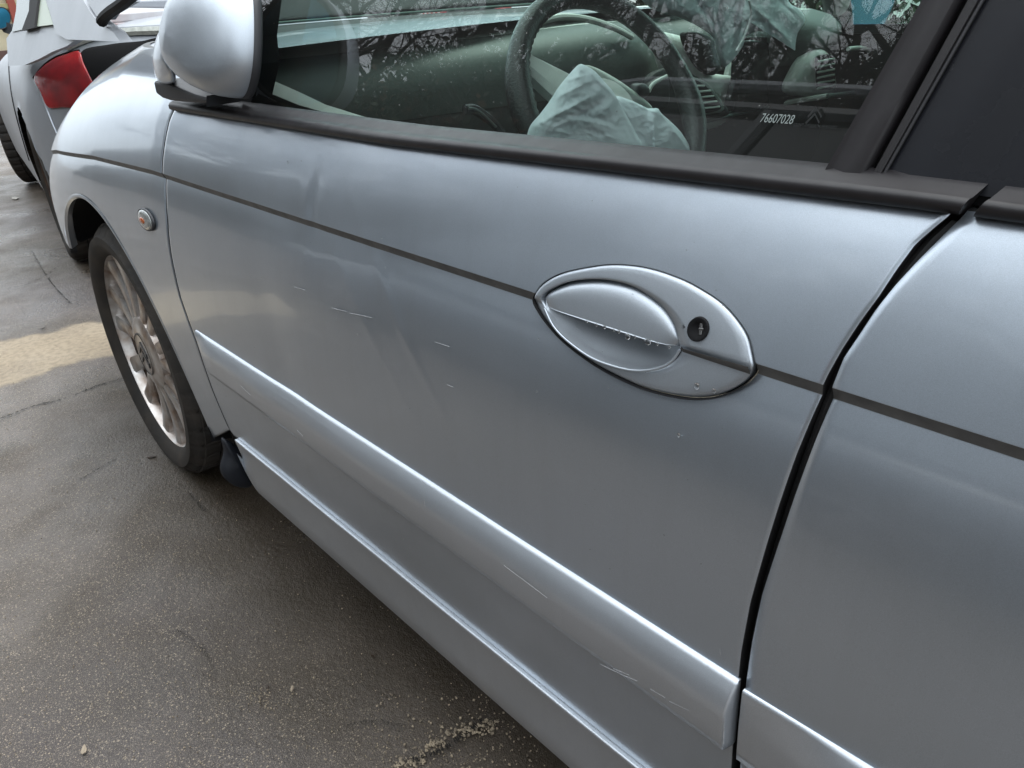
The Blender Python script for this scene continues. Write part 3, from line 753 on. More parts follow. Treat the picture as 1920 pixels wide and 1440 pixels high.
# ------------------------------------------------------------------ wheels
def lathe(mb, prof, n, mod=None):
    """profile (radius, y) about the Y axis"""
    V = []
    for k in range(n):
        a = 2*math.pi*k/n
        for i, (r, y) in enumerate(prof):
            rr = r-(mod(i, k) if mod else 0); V.append((rr*math.cos(a), y, rr*math.sin(a)))
    m = len(prof); F = []
    for k in range(n):
        k2 = (k+1) % n
        for i in range(m-1): F.append((k*m+i, k*m+i+1, k2*m+i+1, k2*m+i))
    mb.add(V, F)
def make_wheel(parent, loc, R=.305, rim=.246, W=.19, steer=0., nsp=14, detail=True):
    w = bpy.data.objects.new('wheel', None); w.empty_display_size = .1
    w.matrix_world = Matrix.Translation(loc) @ Matrix.Rotation(steer, 4, 'Z'); link(w, parent)
    w.matrix_parent_inverse = parent.matrix_world.inverted()
    def kid(mb, name, mat, smooth=True):
        if name != 'tyre': mb.v = [(a, b-.009, c) for a, b, c in mb.v]
        o = mb.build(name, mat, None, smooth); o.parent = w; return o
    # tyre: outer face at y = 0, tread back to -W
    prof = [(rim-.012, -.012), (rim-.004, -.002), (rim+.006, .002), (rim+.016, .007), (rim+.032, .006), (R-.022, -.003), (R-.014, -.007), (R-.0085, -.012), (R-.006, -.019)]
    ys = []
    for g in (-.020, -.052, -.056, -.088, -.092, -.124, -.128, -.160): ys.append(g)
    for j, y in enumerate(ys):
        prof.append((R-(.0012 if j not in (1, 2, 3, 4, 5, 6) else 0), y))
        if j in (1, 3, 5): prof += [(R-.007, y-.0005), (R-.007, y-.0035)]
    prof += [(R-.006, -W+.01), (R-.02, -W), (rim-.01, -W+.012)]
    n = 288 if detail else 64
    def mod(i, k):
        if not detail: return 0
        r, y = prof[i]
        if r > R-.0075 and (k+int(abs(y)*60)) % 8 == 0: return .006
        if 4 < i <= 7 and k % 8 == 0: return .0025
        return 0
    mb = MB(); lathe(mb, prof, n, mod); t_ = kid(mb, 'tyre', TYRE)
    # rim: lip, barrel
    mb = MB(); lathe(mb, [(rim-.010, -.014), (rim-.003, -.004), (rim-.006, -.001), (rim-.010, -.003), (rim-.013, -.010), (rim-.016, -.03)], 96); kid(mb, 'rim_lip', ALLOY)
    mb = MB(); lathe(mb, [(rim-.021, -.03), (rim-.030, -.07), (rim-.034, -.14), (rim-.02, -W+.015), (.04, -W+.02)], 72); kid(mb, 'rim_barrel', ALLOYD)
    mb = MB(); lathe(mb, [(.12, -.10), (.12, -.085), (.0, -.085)], 48); kid(mb, 'brake_disc', ALLOYD)
    # spokes
    for k in range(nsp):
        a = 2*math.pi*(k//2)/(nsp//2)+(math.radians(11.5) if k % 2 else -math.radians(11.5))+.25
        mb = MB(); V = []; sec = []
        for s in np.linspace(0, 1, 9):
            r = .070+(rim-.010-.070)*s; hw = .0125+.0085*s; y = -.008-.008*math.sin(math.pi*s*.9)+.002*s
            da = (.05*(1-s))*(1 if k % 2 == 0 else -1)
            for (c, d) in ((-1, -.022), (-1, -.003), (-.7, 0), (.7, 0), (1, -.003), (1, -.022)):
                x_, z_ = r, c*hw; A_ = a+da*.0
                V.append((x_*math.cos(A_)-z_*math.sin(A_), y+d, x_*math.sin(A_)+z_*math.cos(A_)))
        F = grid_faces(9, 6); mb.add(V, F); kid(mb, 'spoke', ALLOY)
    mb = MB(); lathe(mb, [(.092, -.024), (.088, -.010), (.080, -.0055), (.05, -.001), (.0, .000)], 64); kid(mb, 'hub_cap', ALLOY)
    if detail:
        mb = MB()
        lathe(mb, [(.052, .0005), (.050, .0018), (.048, .0005)], 64)
        for dz in (.018, -.006):
            for sx in (-1, 1):
                P = [(0, .0025, dz+.014), (sx*.026, .0025, dz-.010), (sx*.026, .0025, dz-.022), (0, .0025, dz+.002)]
                mb.add(P+[(p[0], -.0025, p[2]) for p in P], [(0, 1, 2, 3), (0, 1, 5, 4), (1, 2, 6, 5), (2, 3, 7, 6), (3, 0, 4, 7)])
        kid(mb, 'emblem', simple('dark_emblem', (.05, .05, .052), .3, metal=.5), False)
    return w
wf = make_wheel(car, (-.005, -.028, .305), steer=-math.radians(1.5))
make_wheel(car, (-2.765, -.035, .305), nsp=14, detail=False)
# mud flap behind the wheel
o1 = [(421, 824), (424, 850), (417, 880), (424, 899), (442, 912), (463, 915), (473, 908), (473, 880), (462, 852)]
ol_ = catmull(o1, 50); c_ = ol_.mean(0); V = []
for s, dx in ((1, .012), (1, 0), (.9, -.004), (.5, -.010), (0, -.012)):
    for q in ol_: v = atX(c_+(q-c_)*s, -.50); V.append((v[0]-dx*-1, v[1], v[2]))
mesh('mud_flap', V, grid_faces(5, 50, True), simple('blue_black_mudflap', (.006, .008, .013), .65, bump=.1), car, toward=(-1, 0, 0))

# ------------------------------------------------------------------ cabin
cabin = bpy.data.objects.new('cabin', None); link(cabin, car)
def quad(name, pts, mat, parent=cabin, thick=.02, d=(0, 0, -1), smooth=False):
    V = [tuple(p) for p in pts]; n = len(V); D = Vector(d)*thick
    V += [tuple(Vector(v)+D) for v in V]
    o = mesh(name, V, [tuple(range(n)), tuple(range(n, 2*n))[::-1]]+[(i, n+i, n+(i+1) % n, (i+1) % n) for i in range(n)], mat, parent, smooth=smooth)
    bm = bmesh.new(); bm.from_mesh(o.data); bmesh.ops.recalc_face_normals(bm, faces=bm.faces); bm.to_mesh(o.data); bm.free(); return o
quad('floor', [(.1, -.12, .3), (-2.7, -.12, .3), (-2.7, -1.63, .3), (.1, -1.63, .3)], DARKP)
quad('roof', [(-.85, -.36, 1.60), (-2.7, -.36, 1.60), (-2.7, -1.39, 1.60), (-.85, -1.39, 1.60)], PAINT, car)
quad('rear_bulkhead', [(-2.7, -.12, .3), (-2.7, -.36, 1.6), (-2.7, -1.39, 1.6), (-2.7, -1.63, .3)], DARKP, thick=.02, d=(-1, 0, 0))
for s in (0, 1):
    f = lambda y: y if s == 0 else -1.75-y
    quad('upper_side', [(-.9, f(-.31), 1.42), (-2.7, f(-.31), 1.42), (-2.7, f(-.38), 1.62), (-.9, f(-.38), 1.62)], PAINT, car, thick=.02, d=(0, -1 if s == 0 else 1, 0))
quad('door_panel', [(-.44, -.135, .3), (-2.7, -.135, .3), (-2.7, -.135, .86), (-.44, -.135, .86)], DARKP, thick=.02, d=(0, -1, 0))
quad('far_door_panel', [(.0, -1.62, .3), (-2.7, -1.62, .3), (-2.7, -1.62, .885), (.0, -1.62, .885)], DARKP, thick=.02, d=(0, -1, 0))
quad('far_window_glass', [(-.2, -1.655, .893), (-1.55, -1.655, .893), (-1.7, -1.44, 1.42), (-.85, -1.44, 1.42)], GLASSW, car, thick=.004, d=(0, 1, 0))
quad('far_pillar', [(-1.55, -1.655, .885), (-2.2, -1.655, .885), (-2.2, -1.44, 1.42), (-1.7, -1.44, 1.42)], DARKP, car, thick=.02, d=(0, 1, 0))
quad('far_belt_rail', [(-.1, -1.70, .885), (-2.7, -1.70, .885), (-2.7, -1.60, .895), (-.1, -1.60, .895)], DARKP, car, thick=.02)
# inner ledge of the driver's door: pale strip along the glass foot, seen through the window
up = [(470, 160), (512, 151), (560, 172), (610, 196), (680, 218), (760, 236), (860, 250), (960, 262)]
dn = [(470, 166), (500, 172), (560, 197), (610, 211), (680, 232), (760, 250), (860, 262), (960, 272)]
V = [atY(p, -.165) for p in up]+[atY(p, -.145) for p in dn]; k = len(up)
mesh('door_ledge', V, [(i, i+1, k+i+1, k+i) for i in range(k-1)], LIGHTP, cabin)
V = [atY(p, -.145) for p in dn]; V += [(v[0], v[1]+.002, v[2]-.10) for v in V]
mesh('door_card', V, [(i, i+1, k+i+1, k+i) for i in range(k-1)], simple('teal_grey_card', (.10, .13, .12), .6), cabin)
# windscreen, cowl and pillars
wb = [atX((505, 50), -.20)]+[atX(p, x) for p, x in (((535, 42), -.08), ((690, 22), .02), ((830, 17), .05), ((960, 14), .06))]
yl = [float(v[1]) for v in wb]
def cowl(y): # windscreen foot: bows forward in the middle
    s = (y+.875)/.72; return .10-.30*s*s
ws = []
V = []
for j in range(21):
    y = -.19-1.37*j/20; x0_ = cowl(y); V += [(x0_, y, .975), (-.90-.10*abs((y+.875)/.7)**2*0, -.875+(y+.875)*.75, 1.52)]
wsc = mesh('windscreen', V, [(2*j, 2*j+1, 2*j+3, 2*j+2) for j in range(20)], GLASSW, car, toward=(1, 0, 1))
mb = MB(); mb.tube([(cowl(-.19-1.37*j/20), -.19-1.37*j/20, .9765) for j in range(21)], .005, 6)
mb.build('windscreen_edge', simple('pale_glass_edge', (.55, .75, .68), .3), wsc, True)
V = []
for j in range(21):
    y = -.25-1.25*j/20; x0_ = cowl(y); V += [(x0_+.16, y, .93), (x0_, y, .970), (x0_-.07, y, .962), (x0_-.12, y, .955)]
mesh('cowl_panel', V, grid_faces(21, 4), MATBK, car, toward=(0, 0, 1))
mb = MB(); mb.tube([(-.20, -.27, .96), (-.6, -.24, 1.22), (-.95, -.33, 1.5)], .028, 8); mb.build('windscreen_pillar', DARKP, car, True)
mb = MB(); mb.tube([(-.30, -1.60, .97), (-.6, -1.53, 1.22), (-.95, -1.42, 1.5)], .028, 8); mb.build('windscreen_pillar', DARKP, car, True)
def dash_x(y):
    c = y+.875; k = min(1, max(0, (-1.12-y)/.36)); return -.62-.10*math.exp(-(c/.35)**2)-.20*k*k*(3-2*k)
# dashboard: pale padded top rolling down to a dark face, with a raised centre pod
V = []; nr = 60
for j in range(nr):
    y = -.17-1.42*j/(nr-1); c = (y+.875); hump = .012*math.exp(-(c/.28)**2); xf_ = cowl(y)-.12
    xe = dash_x(y)
    for s, (xx, zz) in enumerate([(xf_, .955), (xf_-.10, .952+hump*.3), ((xf_+xe)/2, .945+hump*.8), (xe+.08, .932+hump), (xe+.03, .918+hump), (xe, .893+hump), (xe-.008, .86), (xe, .82)]):
        V.append((xx, y, zz))
dash = mesh('dashboard', V, grid_faces(nr, 8), LIGHTP, cabin, toward=(0, 0, 1)); dash.data.materials.append(simple('charcoal_dash_pad', (.09, .11, .10), .5, bump=.15, bscale=600))
for k, pl in enumerate(dash.data.polygons): pl.material_index = 1 if k % 7 >= 3 else 0
V = []
for j in range(nr):
    y = -.17-1.42*j/(nr-1); xe = dash_x(y)
    for (xx, zz) in [(xe+.005, .825), (xe-.006, .80), (xe+.01, .72), (xe+.03, .60), (xe+.06, .45)]: V.append((xx, y, zz))
mesh('dashboard_face', V, grid_faces(nr, 5), DARKP, cabin, toward=(-1, 0, 0))
def slab(name, px, x, mat, thick=.012, smooth=True, bulge=.006, parent=cabin, n=60, curve=True):
    """moulded piece standing in the cabin: outline at depth x, gently crowned, real thickness"""
    ol = catmull(px, n) if curve else np.array(px, float); c = ol.mean(0); V = []; n = len(ol)
    fx = x if callable(x) else (lambda p: x)
    for s, d in ((1, -thick), (1, 0), (.96, bulge*.4), (.8, bulge*.8), (.4, bulge), (0., bulge)):
        for q in ol:
            p = c+(q-c)*s; v = atX(p, fx(p)); V.append((v[0]-d, v[1], v[2]))
    return mesh(name, V, grid_faces(6, n, True)+[tuple(range(n))], mat, parent, smooth, toward=(-1, 0, 0))
def tubepx(name, px, x, r, mat, parent=cabin, n=24):
    P = catmull(px, n, closed=False); fx = x if callable(x) else (lambda p: x)
    mb = MB(); mb.tube([atX(p, fx(p)) for p in P], r, 8); return mb.build(name, mat, parent, True)
# instrument hood arc seen through the wheel
tubepx('dash_hood_edge', [(1005, 44), (1050, 32), (1100, 36), (1150, 52), (1185, 70)], -.72, .006, LIGHTP)
# centre pod
slab('centre_pod', [(1225, 62), (1262, 64), (1292, 76), (1312, 105), (1330, 135), (1352, 140), (1395, 150), (1382, 200), (1350, 235), (1305, 240), (1262, 190), (1240, 120)], -.74, LIGHTP, bulge=.02)
slab('vent_surround', [(1215, 150), (1250, 128), (1290, 135), (1330, 160), (1358, 195), (1366, 215), (1320, 222), (1250, 222), (1215, 200)], -.775, DARKP, bulge=.004)
slab('vent_bezel', [(1292, 145), (1320, 152), (1345, 178), (1358, 205), (1330, 215), (1300, 216), (1294, 190), (1290, 165)], -.782, simple('grey_bezel', (.25, .28, .26), .4), bulge=.002)
slab('vent_mouth', [(1296, 151), (1318, 157), (1340, 180), (1352, 203), (1328, 211), (1302, 212), (1297, 190)], -.787, BLACK, bulge=.002)
for a, b in (((1296, 161), (1320, 161)), ((1297, 173), (1332, 170)), ((1299, 184), (1338, 180)), ((1301, 195), (1344, 190)), ((1303, 205), (1349, 200))):
    tubepx('vent_slat', [a, ((a[0]+b[0])/2, (a[1]+b[1])/2), b], -.792, .0022, LIGHTP, n=4)
slab('driver_vent', [(1212, 175), (1222, 155), (1250, 142), (1255, 165), (1252, 200), (1225, 205)], -.785, DARKP, bulge=.003)
tubepx('vent_arc', [(1216, 172), (1226, 156), (1252, 142)], -.80, .004, LIGHTP)
# dark centre screen
slab('dark_centre_panel', [(1388, 82), (1440, 80), (1500, 100), (1492, 120), (1470, 180), (1430, 205), (1370, 205), (1378, 150)], -.775, simple('smoked_panel', (.02, .026, .027), .25), bulge=.004)
slab('pod_corner', [(1372, 118), (1400, 90), (1392, 150), (1375, 195), (1362, 170)], -.74, LIGHTP, bulge=.003)
# passenger side vent in its pale housing
slab('vent_housing', [(1476, 172), (1490, 128), (1512, 100), (1533, 91), (1548, 100), (1560, 130), (1562, 168), (1530, 180)], -.825, LIGHTP, bulge=.02)
slab('vent_mouth', [(1534, 112), (1548, 103), (1563, 108), (1565, 160), (1545, 168), (1534, 160)], -.850, BLACK, bulge=.002)
for y in (112, 122, 132, 142, 152, 162):
    tubepx('vent_slat', [(1533, y+4), (1548, y+1), (1564, y-2)], -.857, .0024, LIGHTP, n=4)
# trim spear along the dashboard
tubepx('dash_spear', [(1318, 228), (1360, 217), (1420, 203), (1455, 195)], lambda p: -.755-.02*(p[0]-1318)/137, .0062, simple('grey_spear', (.20, .26, .24), .35, metal=.3))
tubepx('dash_spear', [(1300, 230), (1325, 226), (1362, 217)], -.745, .009, LIGHTP)
tubepx('dash_spear', [(1452, 196), (1500, 188), (1552, 180)], lambda p: -.775-.11*(p[0]-1452)/100, .0062, LIGHTP)
tubepx('dash_spear', [(1552, 180), (1600, 174)], -.888, .005, simple('dull_spear', (.10, .14, .13), .4), n=6)
tubepx('far_vent_ring', [(1590, 92), (1612, 90), (1630, 94)], -.90, .005, LIGHTP, n=8)
slab('far_pillar_trim', [(1572, 20), (1576, -30), (1598, -30), (1592, 10), (1578, 28), (1570, 30)], -.86, LIGHTP, bulge=.003)
# far door mirror with blue glass
mb = MB(); mfar = bpy.data.objects.new('far_door_mirror', None); link(mfar, car)
ol_ = catmull([(1598, -50), (1598, 20), (1601, 50), (1615, 63), (1640, 64), (1655, 50), (1678, 0), (1690, -50)], 50)
xm = -.72; c_ = ol_.mean(0)
V = [atX(q, xm) for q in ol_]; mesh('mirror_glass', V, [tuple(range(50))], simple('blue_glass_bright', (.22, .55, .80), .12, metal=.75), mfar, toward=(-1, 0, 0))
V = []
for s, dx in ((1.0, .001), (1.06, 0), (1.08, .02), (1.0, .07), (.6, .11), (0, .12)):
    for q in ol_: v = atX(c_+(q-c_)*s, xm); V.append((v[0]+dx, v[1], v[2]))
mesh('mirror_shell', V, grid_faces(6, 50, True), MATBK, mfar, toward=(1, 0, 0))
tb = MB(); q0 = atX((1612, 62), -.70); tb.tube([q0, (q0[0]+.03, -1.72, .90)], .02, 8); tb.build('mirror_arm', MATBK, mfar, True)

# ---- steering wheel
swc = np.array([-1.057, -.477, .8585]); th, yaw, SR = 1.057, -.058, .1735
nrm = np.array([-math.sin(th)*math.cos(yaw), -math.sin(th)*math.sin(yaw), math.cos(th)])
us = np.cross(nrm, [0, 0, 1.]); us /= np.linalg.norm(us); vs_ = np.cross(us, nrm)
stw = bpy.data.objects.new('steering_wheel', None); link(stw, car)
def SWp(a, r, d=0.): return swc+r*(math.cos(a)*us+math.sin(a)*vs_)+nrm*d
V = []; nA, nB = 160, 20
for i in range(nA):
    a = 2*math.pi*i/nA; thick = .0145+.0035*max(0, math.cos(2*(a-math.radians(10))))**6
    for j in range(nB):
        b = 2*math.pi*j/nB; stitch = .0012*(math.cos(b-2.6) > .965)*(1 if i % 2 else -.6)
        rr = SR-.014+(thick+stitch)*math.cos(b); V.append(SWp(a, rr, (thick+stitch)*math.sin(b)*1.05))
V = [tuple(v) for v in V]
F = [(i*nB+j, i*nB+(j+1) % nB, ((i+1) % nA)*nB+(j+1) % nB, ((i+1) % nA)*nB+j) for i in range(nA) for j in range(nB)]
mesh('wheel_rim', V, F, LEATHER, stw, toward=None)
def spoke(a0, name, w0=.014, w1=.03, mat=LIGHTP):
    mb = MB(); V = []
    for s in np.linspace(0, 1, 8):
        r = (SR-.018)*(1-s)+.05*s; w = w0+(w1-w0)*s
        for c, d in ((-1, -.012), (-1, .002), (-.6, .009), (.6, .009), (1, .002), (1, -.012)):
            p = SWp(a0, r, d-.012-.012*s)+w*c*(-math.sin(a0)*us+math.cos(a0)*vs_); V.append(p)
    mb.add(V, grid_faces(8, 6)); return mb.build(name, mat, stw, True)
spoke(math.radians(36), 'wheel_spoke', .011, .03); spoke(math.radians(262), 'wheel_spoke', .014, .03, DARKP)
mb = MB(); V = []
for s, d in ((1, -.05), (1, -.02), (.93, -.008), (.6, .0), (0, .004)):
    for k in range(40):
        a = 2*math.pi*k/40; V.append(SWp(a, .062*s*(1+.12*math.cos(2*a)), d-.012))
mb.add(V, grid_faces(5, 40, True)); mb.build('wheel_hub', LIGHTP, stw, True)
mb = MB(); mb.tube([swc-nrm*.03, swc-nrm*.36], .035, 12); mb.build('steering_column', DARKP, stw, True)
slab('column_shroud', [(1100, 122), (1140, 140), (1185, 170), (1222, 203), (1205, 214), (1160, 190), (1110, 150)], -.93, LIGHTP, bulge=.012)
tubepx('stalk', [(872, 206), (888, 205), (906, 216), (926, 232), (940, 250)], -1.02, .0065, MATBK)
tubepx('stalk_highlight', [(878, 203), (892, 205), (910, 218), (930, 238)], -1.026, .0018, simple('stalk_highlight_grey', (.16, .18, .17), .35), n=14)  # pale strip put in as the highlight along the stalk
tubepx('wiper_stalk', [(1168, 190), (1188, 176), (1204, 168)], -.93, .006, MATBK, n=8)
slab('stalk_knob', [(1192, 160), (1205, 156), (1214, 164), (1214, 178), (1202, 184), (1190, 176)], -.935, MATBK, bulge=.008)

# ---- burst airbags: crumpled nylon
def cloth(name, px, x, mat, folds, bulge=.02, thick=.02, n=160, rings=46, parent=stw, curve=True, seed=0):
    ol = catmull(px, n) if curve else np.array(px, float); n = len(ol); c = ol.mean(0); V = []
    rg = np.random.default_rng(seed); ph = rg.uniform(0, 6.28, (14, 4))
    def disp(p, r):
        d = bulge*math.sqrt(max(0, 1-r**4))
        for (a, b, w, amp) in folds:        # ridge from a to b
            a = np.array(a, float); b = np.array(b, float); e = b-a; t_ = np.clip(((p-a)@e)/(e@e), 0, 1); dd = np.linalg.norm(p-a-e*t_)
            d += amp*math.exp(-(dd/w)**1.2)*(1-.5*abs(2*t_-1))
        for k in range(14):
            f = .02*1.22**k; th_ = ph[k, 0]; s = math.sin(f*(p[0]*math.cos(th_)+p[1]*math.sin(th_))+ph[k, 1]+1.6*math.sin(f*.6*(p[0]*math.sin(th_)-p[1]*math.cos(th_))+ph[k, 2]))
            d += .0011*(1.10**-k)*(1-2*abs(s))
        return d
    back = []
    for i in range(rings+1):
        r = 1-i/rings
        for q in ol:
            p = c+(q-c)*r; v = atX(p, x); rr = -ray(p); V.append(v+rr*disp(p, r))
    V = [tuple(v) for v in V]; b = len(V)
    for q in ol: v = atX(q, x+thick); V.append(tuple(v))
    F = grid_faces(rings+1, n, True)+[(b+(i+1) % n, b+i, i, (i+1) % n) for i in range(n)]
    o = mesh(name, V, F, mat, parent, toward=(-1, .4, 0)); o.data.set_sharp_from_angle(angle=math.radians(60)); return o
cloth('airbag_front_lobe', [(1085, 121), (1100, 124), (1116, 134), (1135, 155), (1152, 175), (1170, 208), (1190, 245), (1208, 285), (1200, 330), (1100, 340), (1000, 320), (988, 270), (993, 238), (1012, 214), (1030, 190), (1046, 165), (1062, 145)], -1.135, CLOTH,
      [((1100, 128), (1160, 190), 5, .010), ((1160, 190), (1205, 285), 5, .010), ((1040, 185), (1110, 150), 6, .006), ((1005, 235), (1120, 175), 7, .006), ((1090, 215), (1150, 180), 8, -.006), ((1090, 215), (1150, 230), 9, -.005), ((1060, 150), (1110, 140), 4, .005)], bulge=.05, seed=3)
cloth('airbag_rear_lobe', [(1150, 184), (1180, 187), (1200, 196), (1216, 203), (1233, 203), (1240, 212), (1262, 232), (1280, 252), (1296, 285), (1290, 330), (1180, 330), (1160, 250)], -1.105, CLOTH,
      [((1180, 190), (1240, 215), 5, .008), ((1240, 212), (1290, 280), 5, .008), ((1225, 215), (1230, 290), 4, .004)], bulge=.03, seed=5)
pab = bpy.data.objects.new('passenger_airbag', None); link(pab, car)
cloth('airbag_fabric', [(1170, -60), (1195, -10), (1225, 18), (1262, 30), (1300, 45), (1335, 68), (1342, 90), (1352, 122), (1362, 124), (1378, 108), (1394, 84), (1398, 68), (1424, 58), (1450, 66), (1480, 84), (1503, 102), (1500, 70), (1510, 40), (1500, 18), (1478, 0), (1470, -60)], -.80, CLOTH,
      [((1400, -20), (1385, 80), 5, .016), ((1345, 110), (1395, 20), 8, .010), ((1290, -20), (1340, 45), 7, -.016), ((1350, 0), (1340, 80), 6, -.014), ((1420, 20), (1480, 75), 8, .014), ((1410, 40), (1450, 40), 5, -.010), ((1385, 10), (1372, 90), 5, -.012), ((1440, -20), (1500, 40), 6, -.010), ((1230, 0), (1280, -20), 8, .010)], bulge=.05, parent=pab, seed=9, rings=60, n=200)
tubepx('torn_seam', [(1404, 0), (1408, 20), (1406, 40), (1398, 62), (1392, 76), (1380, 96)], -.862, .0022, simple('white_thread', (.75, .8, .8), .7), pab)
slab('airbag_door', [(1285, 62), (1335, 72), (1350, 120), (1340, 140), (1320, 135), (1300, 110)], -.77, DARKP, bulge=.002, parent=pab)
slab('airbag_door', [(1396, 70), (1470, 72), (1502, 96), (1500, 112), (1440, 96), (1398, 84)], -.77, DARKP, bulge=.003, parent=pab)
# driver seat and passenger seat (dark, mostly below the glass)
def seat(y):
    mb = MB(); mb.box((-1.55, y, .52), (.52, .50, .16), bev=.04); mb.box((-1.88, y, .86), (.14, .50, .62), Euler((0, math.radians(-12), 0)), bev=.045); mb.box((-1.95, y, 1.25), (.10, .26, .18), bev=.03)
    return mb.build('front_seat', simple('dark_seat_cloth', (.035, .037, .04), .9, bump=.2), cabin, True)
seat(-1.28)

# ------------------------------------------------------------------ generic parked car builder (real size, real wheels)
def car_body(name, parent, Lx, W, ztop, zbot, prear, pfront, mat, n=3.2, nc=44, arches=(), zc=.52, nx=110):
    """x from 0 (rear) to Lx (front); returns the lower body object; the plan corners are superelliptic"""
    V = []; k = (1-np.cos(np.linspace(0, math.pi, nx)))/2
    X = Lx*k
    for x in X:
        w = W
        if x < prear[0]: w = W*(1-(1-x/prear[0])**prear[1])**(1/prear[2])
        elif x > Lx-pfront[0]: w = W*(max(0, 1-((x-(Lx-pfront[0]))/pfront[0])**pfront[1]))**(1/pfront[2])
        zt = float(ztop(x))
        for j in range(nc):
            if j < 6: a = None; y = w*(.965+.035*min(1, j/5)**.5); z = zbot+(zc-zbot)*j/6
            elif j >= nc-6: y = -w*(.965+.035*min(1, (nc-1-j)/5)**.5); z = zbot+(zc-zbot)*(nc-1-j)/6
            else:
                a = math.pi*(j-6)/(nc-13); ca, sa = math.cos(a), math.sin(a)
                y = w*math.copysign(abs(ca)**(2/n), ca); z = zc+(zt-zc)*abs(sa)**(2/n)
            V.append((x, y, z))
    F = grid_faces(nx, nc); V = np.array(V)
    # open the wheel arches
    out = []
    for f in F:
        q = V[list(f)]; c = q.mean(0)
        if abs(c[1]) > W*.55 and any(np.hypot(q[:, 0]-ax, q[:, 2]-az).max() < ar for ax, az, ar in arches): continue
        out.append(f)
    used = set(i for f in out for i in f)
    for i in used:
        for ax, az, ar in arches:
            d = math.hypot(V[i][0]-ax, V[i][2]-az)
            if d < ar and abs(V[i][1]) > W*.5: V[i][0] = ax+(V[i][0]-ax)*ar/d; V[i][2] = az+(V[i][2]-az)*ar/d
    o = mesh(name, V.tolist(), out, mat, parent)
    bm = bmesh.new(); bm.from_mesh(o.data); bmesh.ops.delete(bm, geom=[v for v in bm.verts if not v.link_faces], context='VERTS'); bmesh.ops.recalc_face_normals(bm, faces=bm.faces); bm.to_mesh(o.data); bm.free()
    return o
def loc_mesh(name, V, F, mat, parent, smooth=True, toward=None):
    """mesh given in the local frame of parent"""
    o = mesh(name, V, F, mat, None, smooth, toward=toward); o.parent = parent; return o
def glasshouse(parent, pts, W0, W1, mat_glass, mat_paint, z0, z1, x_b, x_t, roofmat):
    """x_b=(rear,front) at the belt, x_t=(rear,front) at the roof; tapering cabin with pillars and roof"""
    (rb, fb), (rt, ft) = x_b, x_t; zg = z1-.05
    def corner(x, y, z): return (x, y, z)
    V = [(rb, W0, z0), (fb, W0, z0), (fb, -W0, z0), (rb, -W0, z0), (rt, W1, zg), (ft, W1, zg), (ft, -W1, zg), (rt, -W1, zg)]
    # lower glass faces
    loc_mesh('cabin_glass', V, [(0, 1, 5, 4), (1, 2, 6, 5), (2, 3, 7, 6), (3, 0, 4, 7)], mat_glass, parent, smooth=False)
    # roof crowned
    R = []; nu, nv = 14, 9
    for i in range(nu):
        s = i/(nu-1); x = rt-.03+(ft-rt+.06)*s
        for j in range(nv):
            t_ = j/(nv-1)*2-1; R.append((x, (W1+.015)*t_, zg+.05*(1-abs(2*s-1)**3)*(1-abs(t_)**4)))
    loc_mesh('roof', R, grid_faces(nu, nv), roofmat, parent, toward=(0, 0, 1))
    for sgn in (1, -1):
        for a, b, r in (((rb, W0, z0), (rt, W1, zg), .05), ((fb, W0, z0), (ft, W1, zg), .03), (((rb+fb)/2+.1, W0, z0), ((rt+ft)/2+.05, W1, zg), .03), ((rt, W1, zg), (ft, W1, zg), .03)):
            mb = MB(); mb.tube([(a[0], a[1]*sgn, a[2]), (b[0], b[1]*sgn, b[2])], r, 8); o = mb.build('pillar', mat_paint, None, True); o.parent = parent
def generic_car(name, label, cat, loc, rz, mat, group=None, Lx=4.1, W=.85, H=1.45):
    t = thing(name, label, cat, loc, group, rz)
    zt = lambda x: np.interp(x, [0, .15, .6, 1.0, 2.6, 3.1, 3.7, Lx], [.86, .95, .97, .96, .95, .93, .82, .62])
    b = car_body('body', t, Lx, W, zt, .2, (.5, 3, 2.6), (.9, 2.6, 2.2), mat, arches=((.75, .31, .36), (3.25, .31, .36)))
    b.parent = t; b.matrix_parent_inverse = Matrix.Identity(4)
    glasshouse(t, None, W-.07, W-(.28 if H < 1.5 else .17), PANELG, mat, .93, H, (.25, 3.05), (.75, 2.15), mat)
    for x in (.75, 3.25):
        for s in (1, -1):
            w = make_wheel_local(t, x, s*(W-.02), s)
    for s in (1, -1):
        mb = MB(); mb.box((Lx-.22, s*.58, .66), (.22, .26, .15), Euler((0, 0, s*-.5)), bev=.03); o = mb.build('headlight', CLEARL, None, True); o.parent = t
        mb = MB(); mb.box((.08, s*.68, .78), (.10, .18, .22), Euler((0, 0, s*.4)), bev=.03); o = mb.build('tail_light', RED, None, True); o.parent = t
        mb = MB(); mb.box((2.75, s*(W+.06), .98), (.10, .18, .12), bev=.03); o = mb.build('door_mirror', mat, None, True); o.parent = t
        mb = MB(); mb.box((1.55, s*(W+.003), .80), (.2, .03, .03), bev=.008); o = mb.build('door_handle', mat, None, True); o.parent = t
    return t
PANELG = simple('dark_car_glass', (.012, .016, .017), .05, spec=.8, coat=1)
RED = simple('red_lens', (.50, .008, .012), .2, spec=.5, coat=.6, col2=(.20, .002, .006), nscale=13)
RED.node_tree.nodes['Principled BSDF'].inputs['Subsurface Weight'].default_value = .3
_w = N(RED.node_tree, 'ShaderNodeTexWave', Scale=38., Distortion=.4); _b = N(RED.node_tree, 'ShaderNodeBump', Strength=.5, Distance=.004)
L(RED.node_tree, _w.outputs['Fac'], _b.inputs['Height']); L(RED.node_tree, _b.outputs[0], RED.node_tree.nodes['Principled BSDF'].inputs['Normal'])
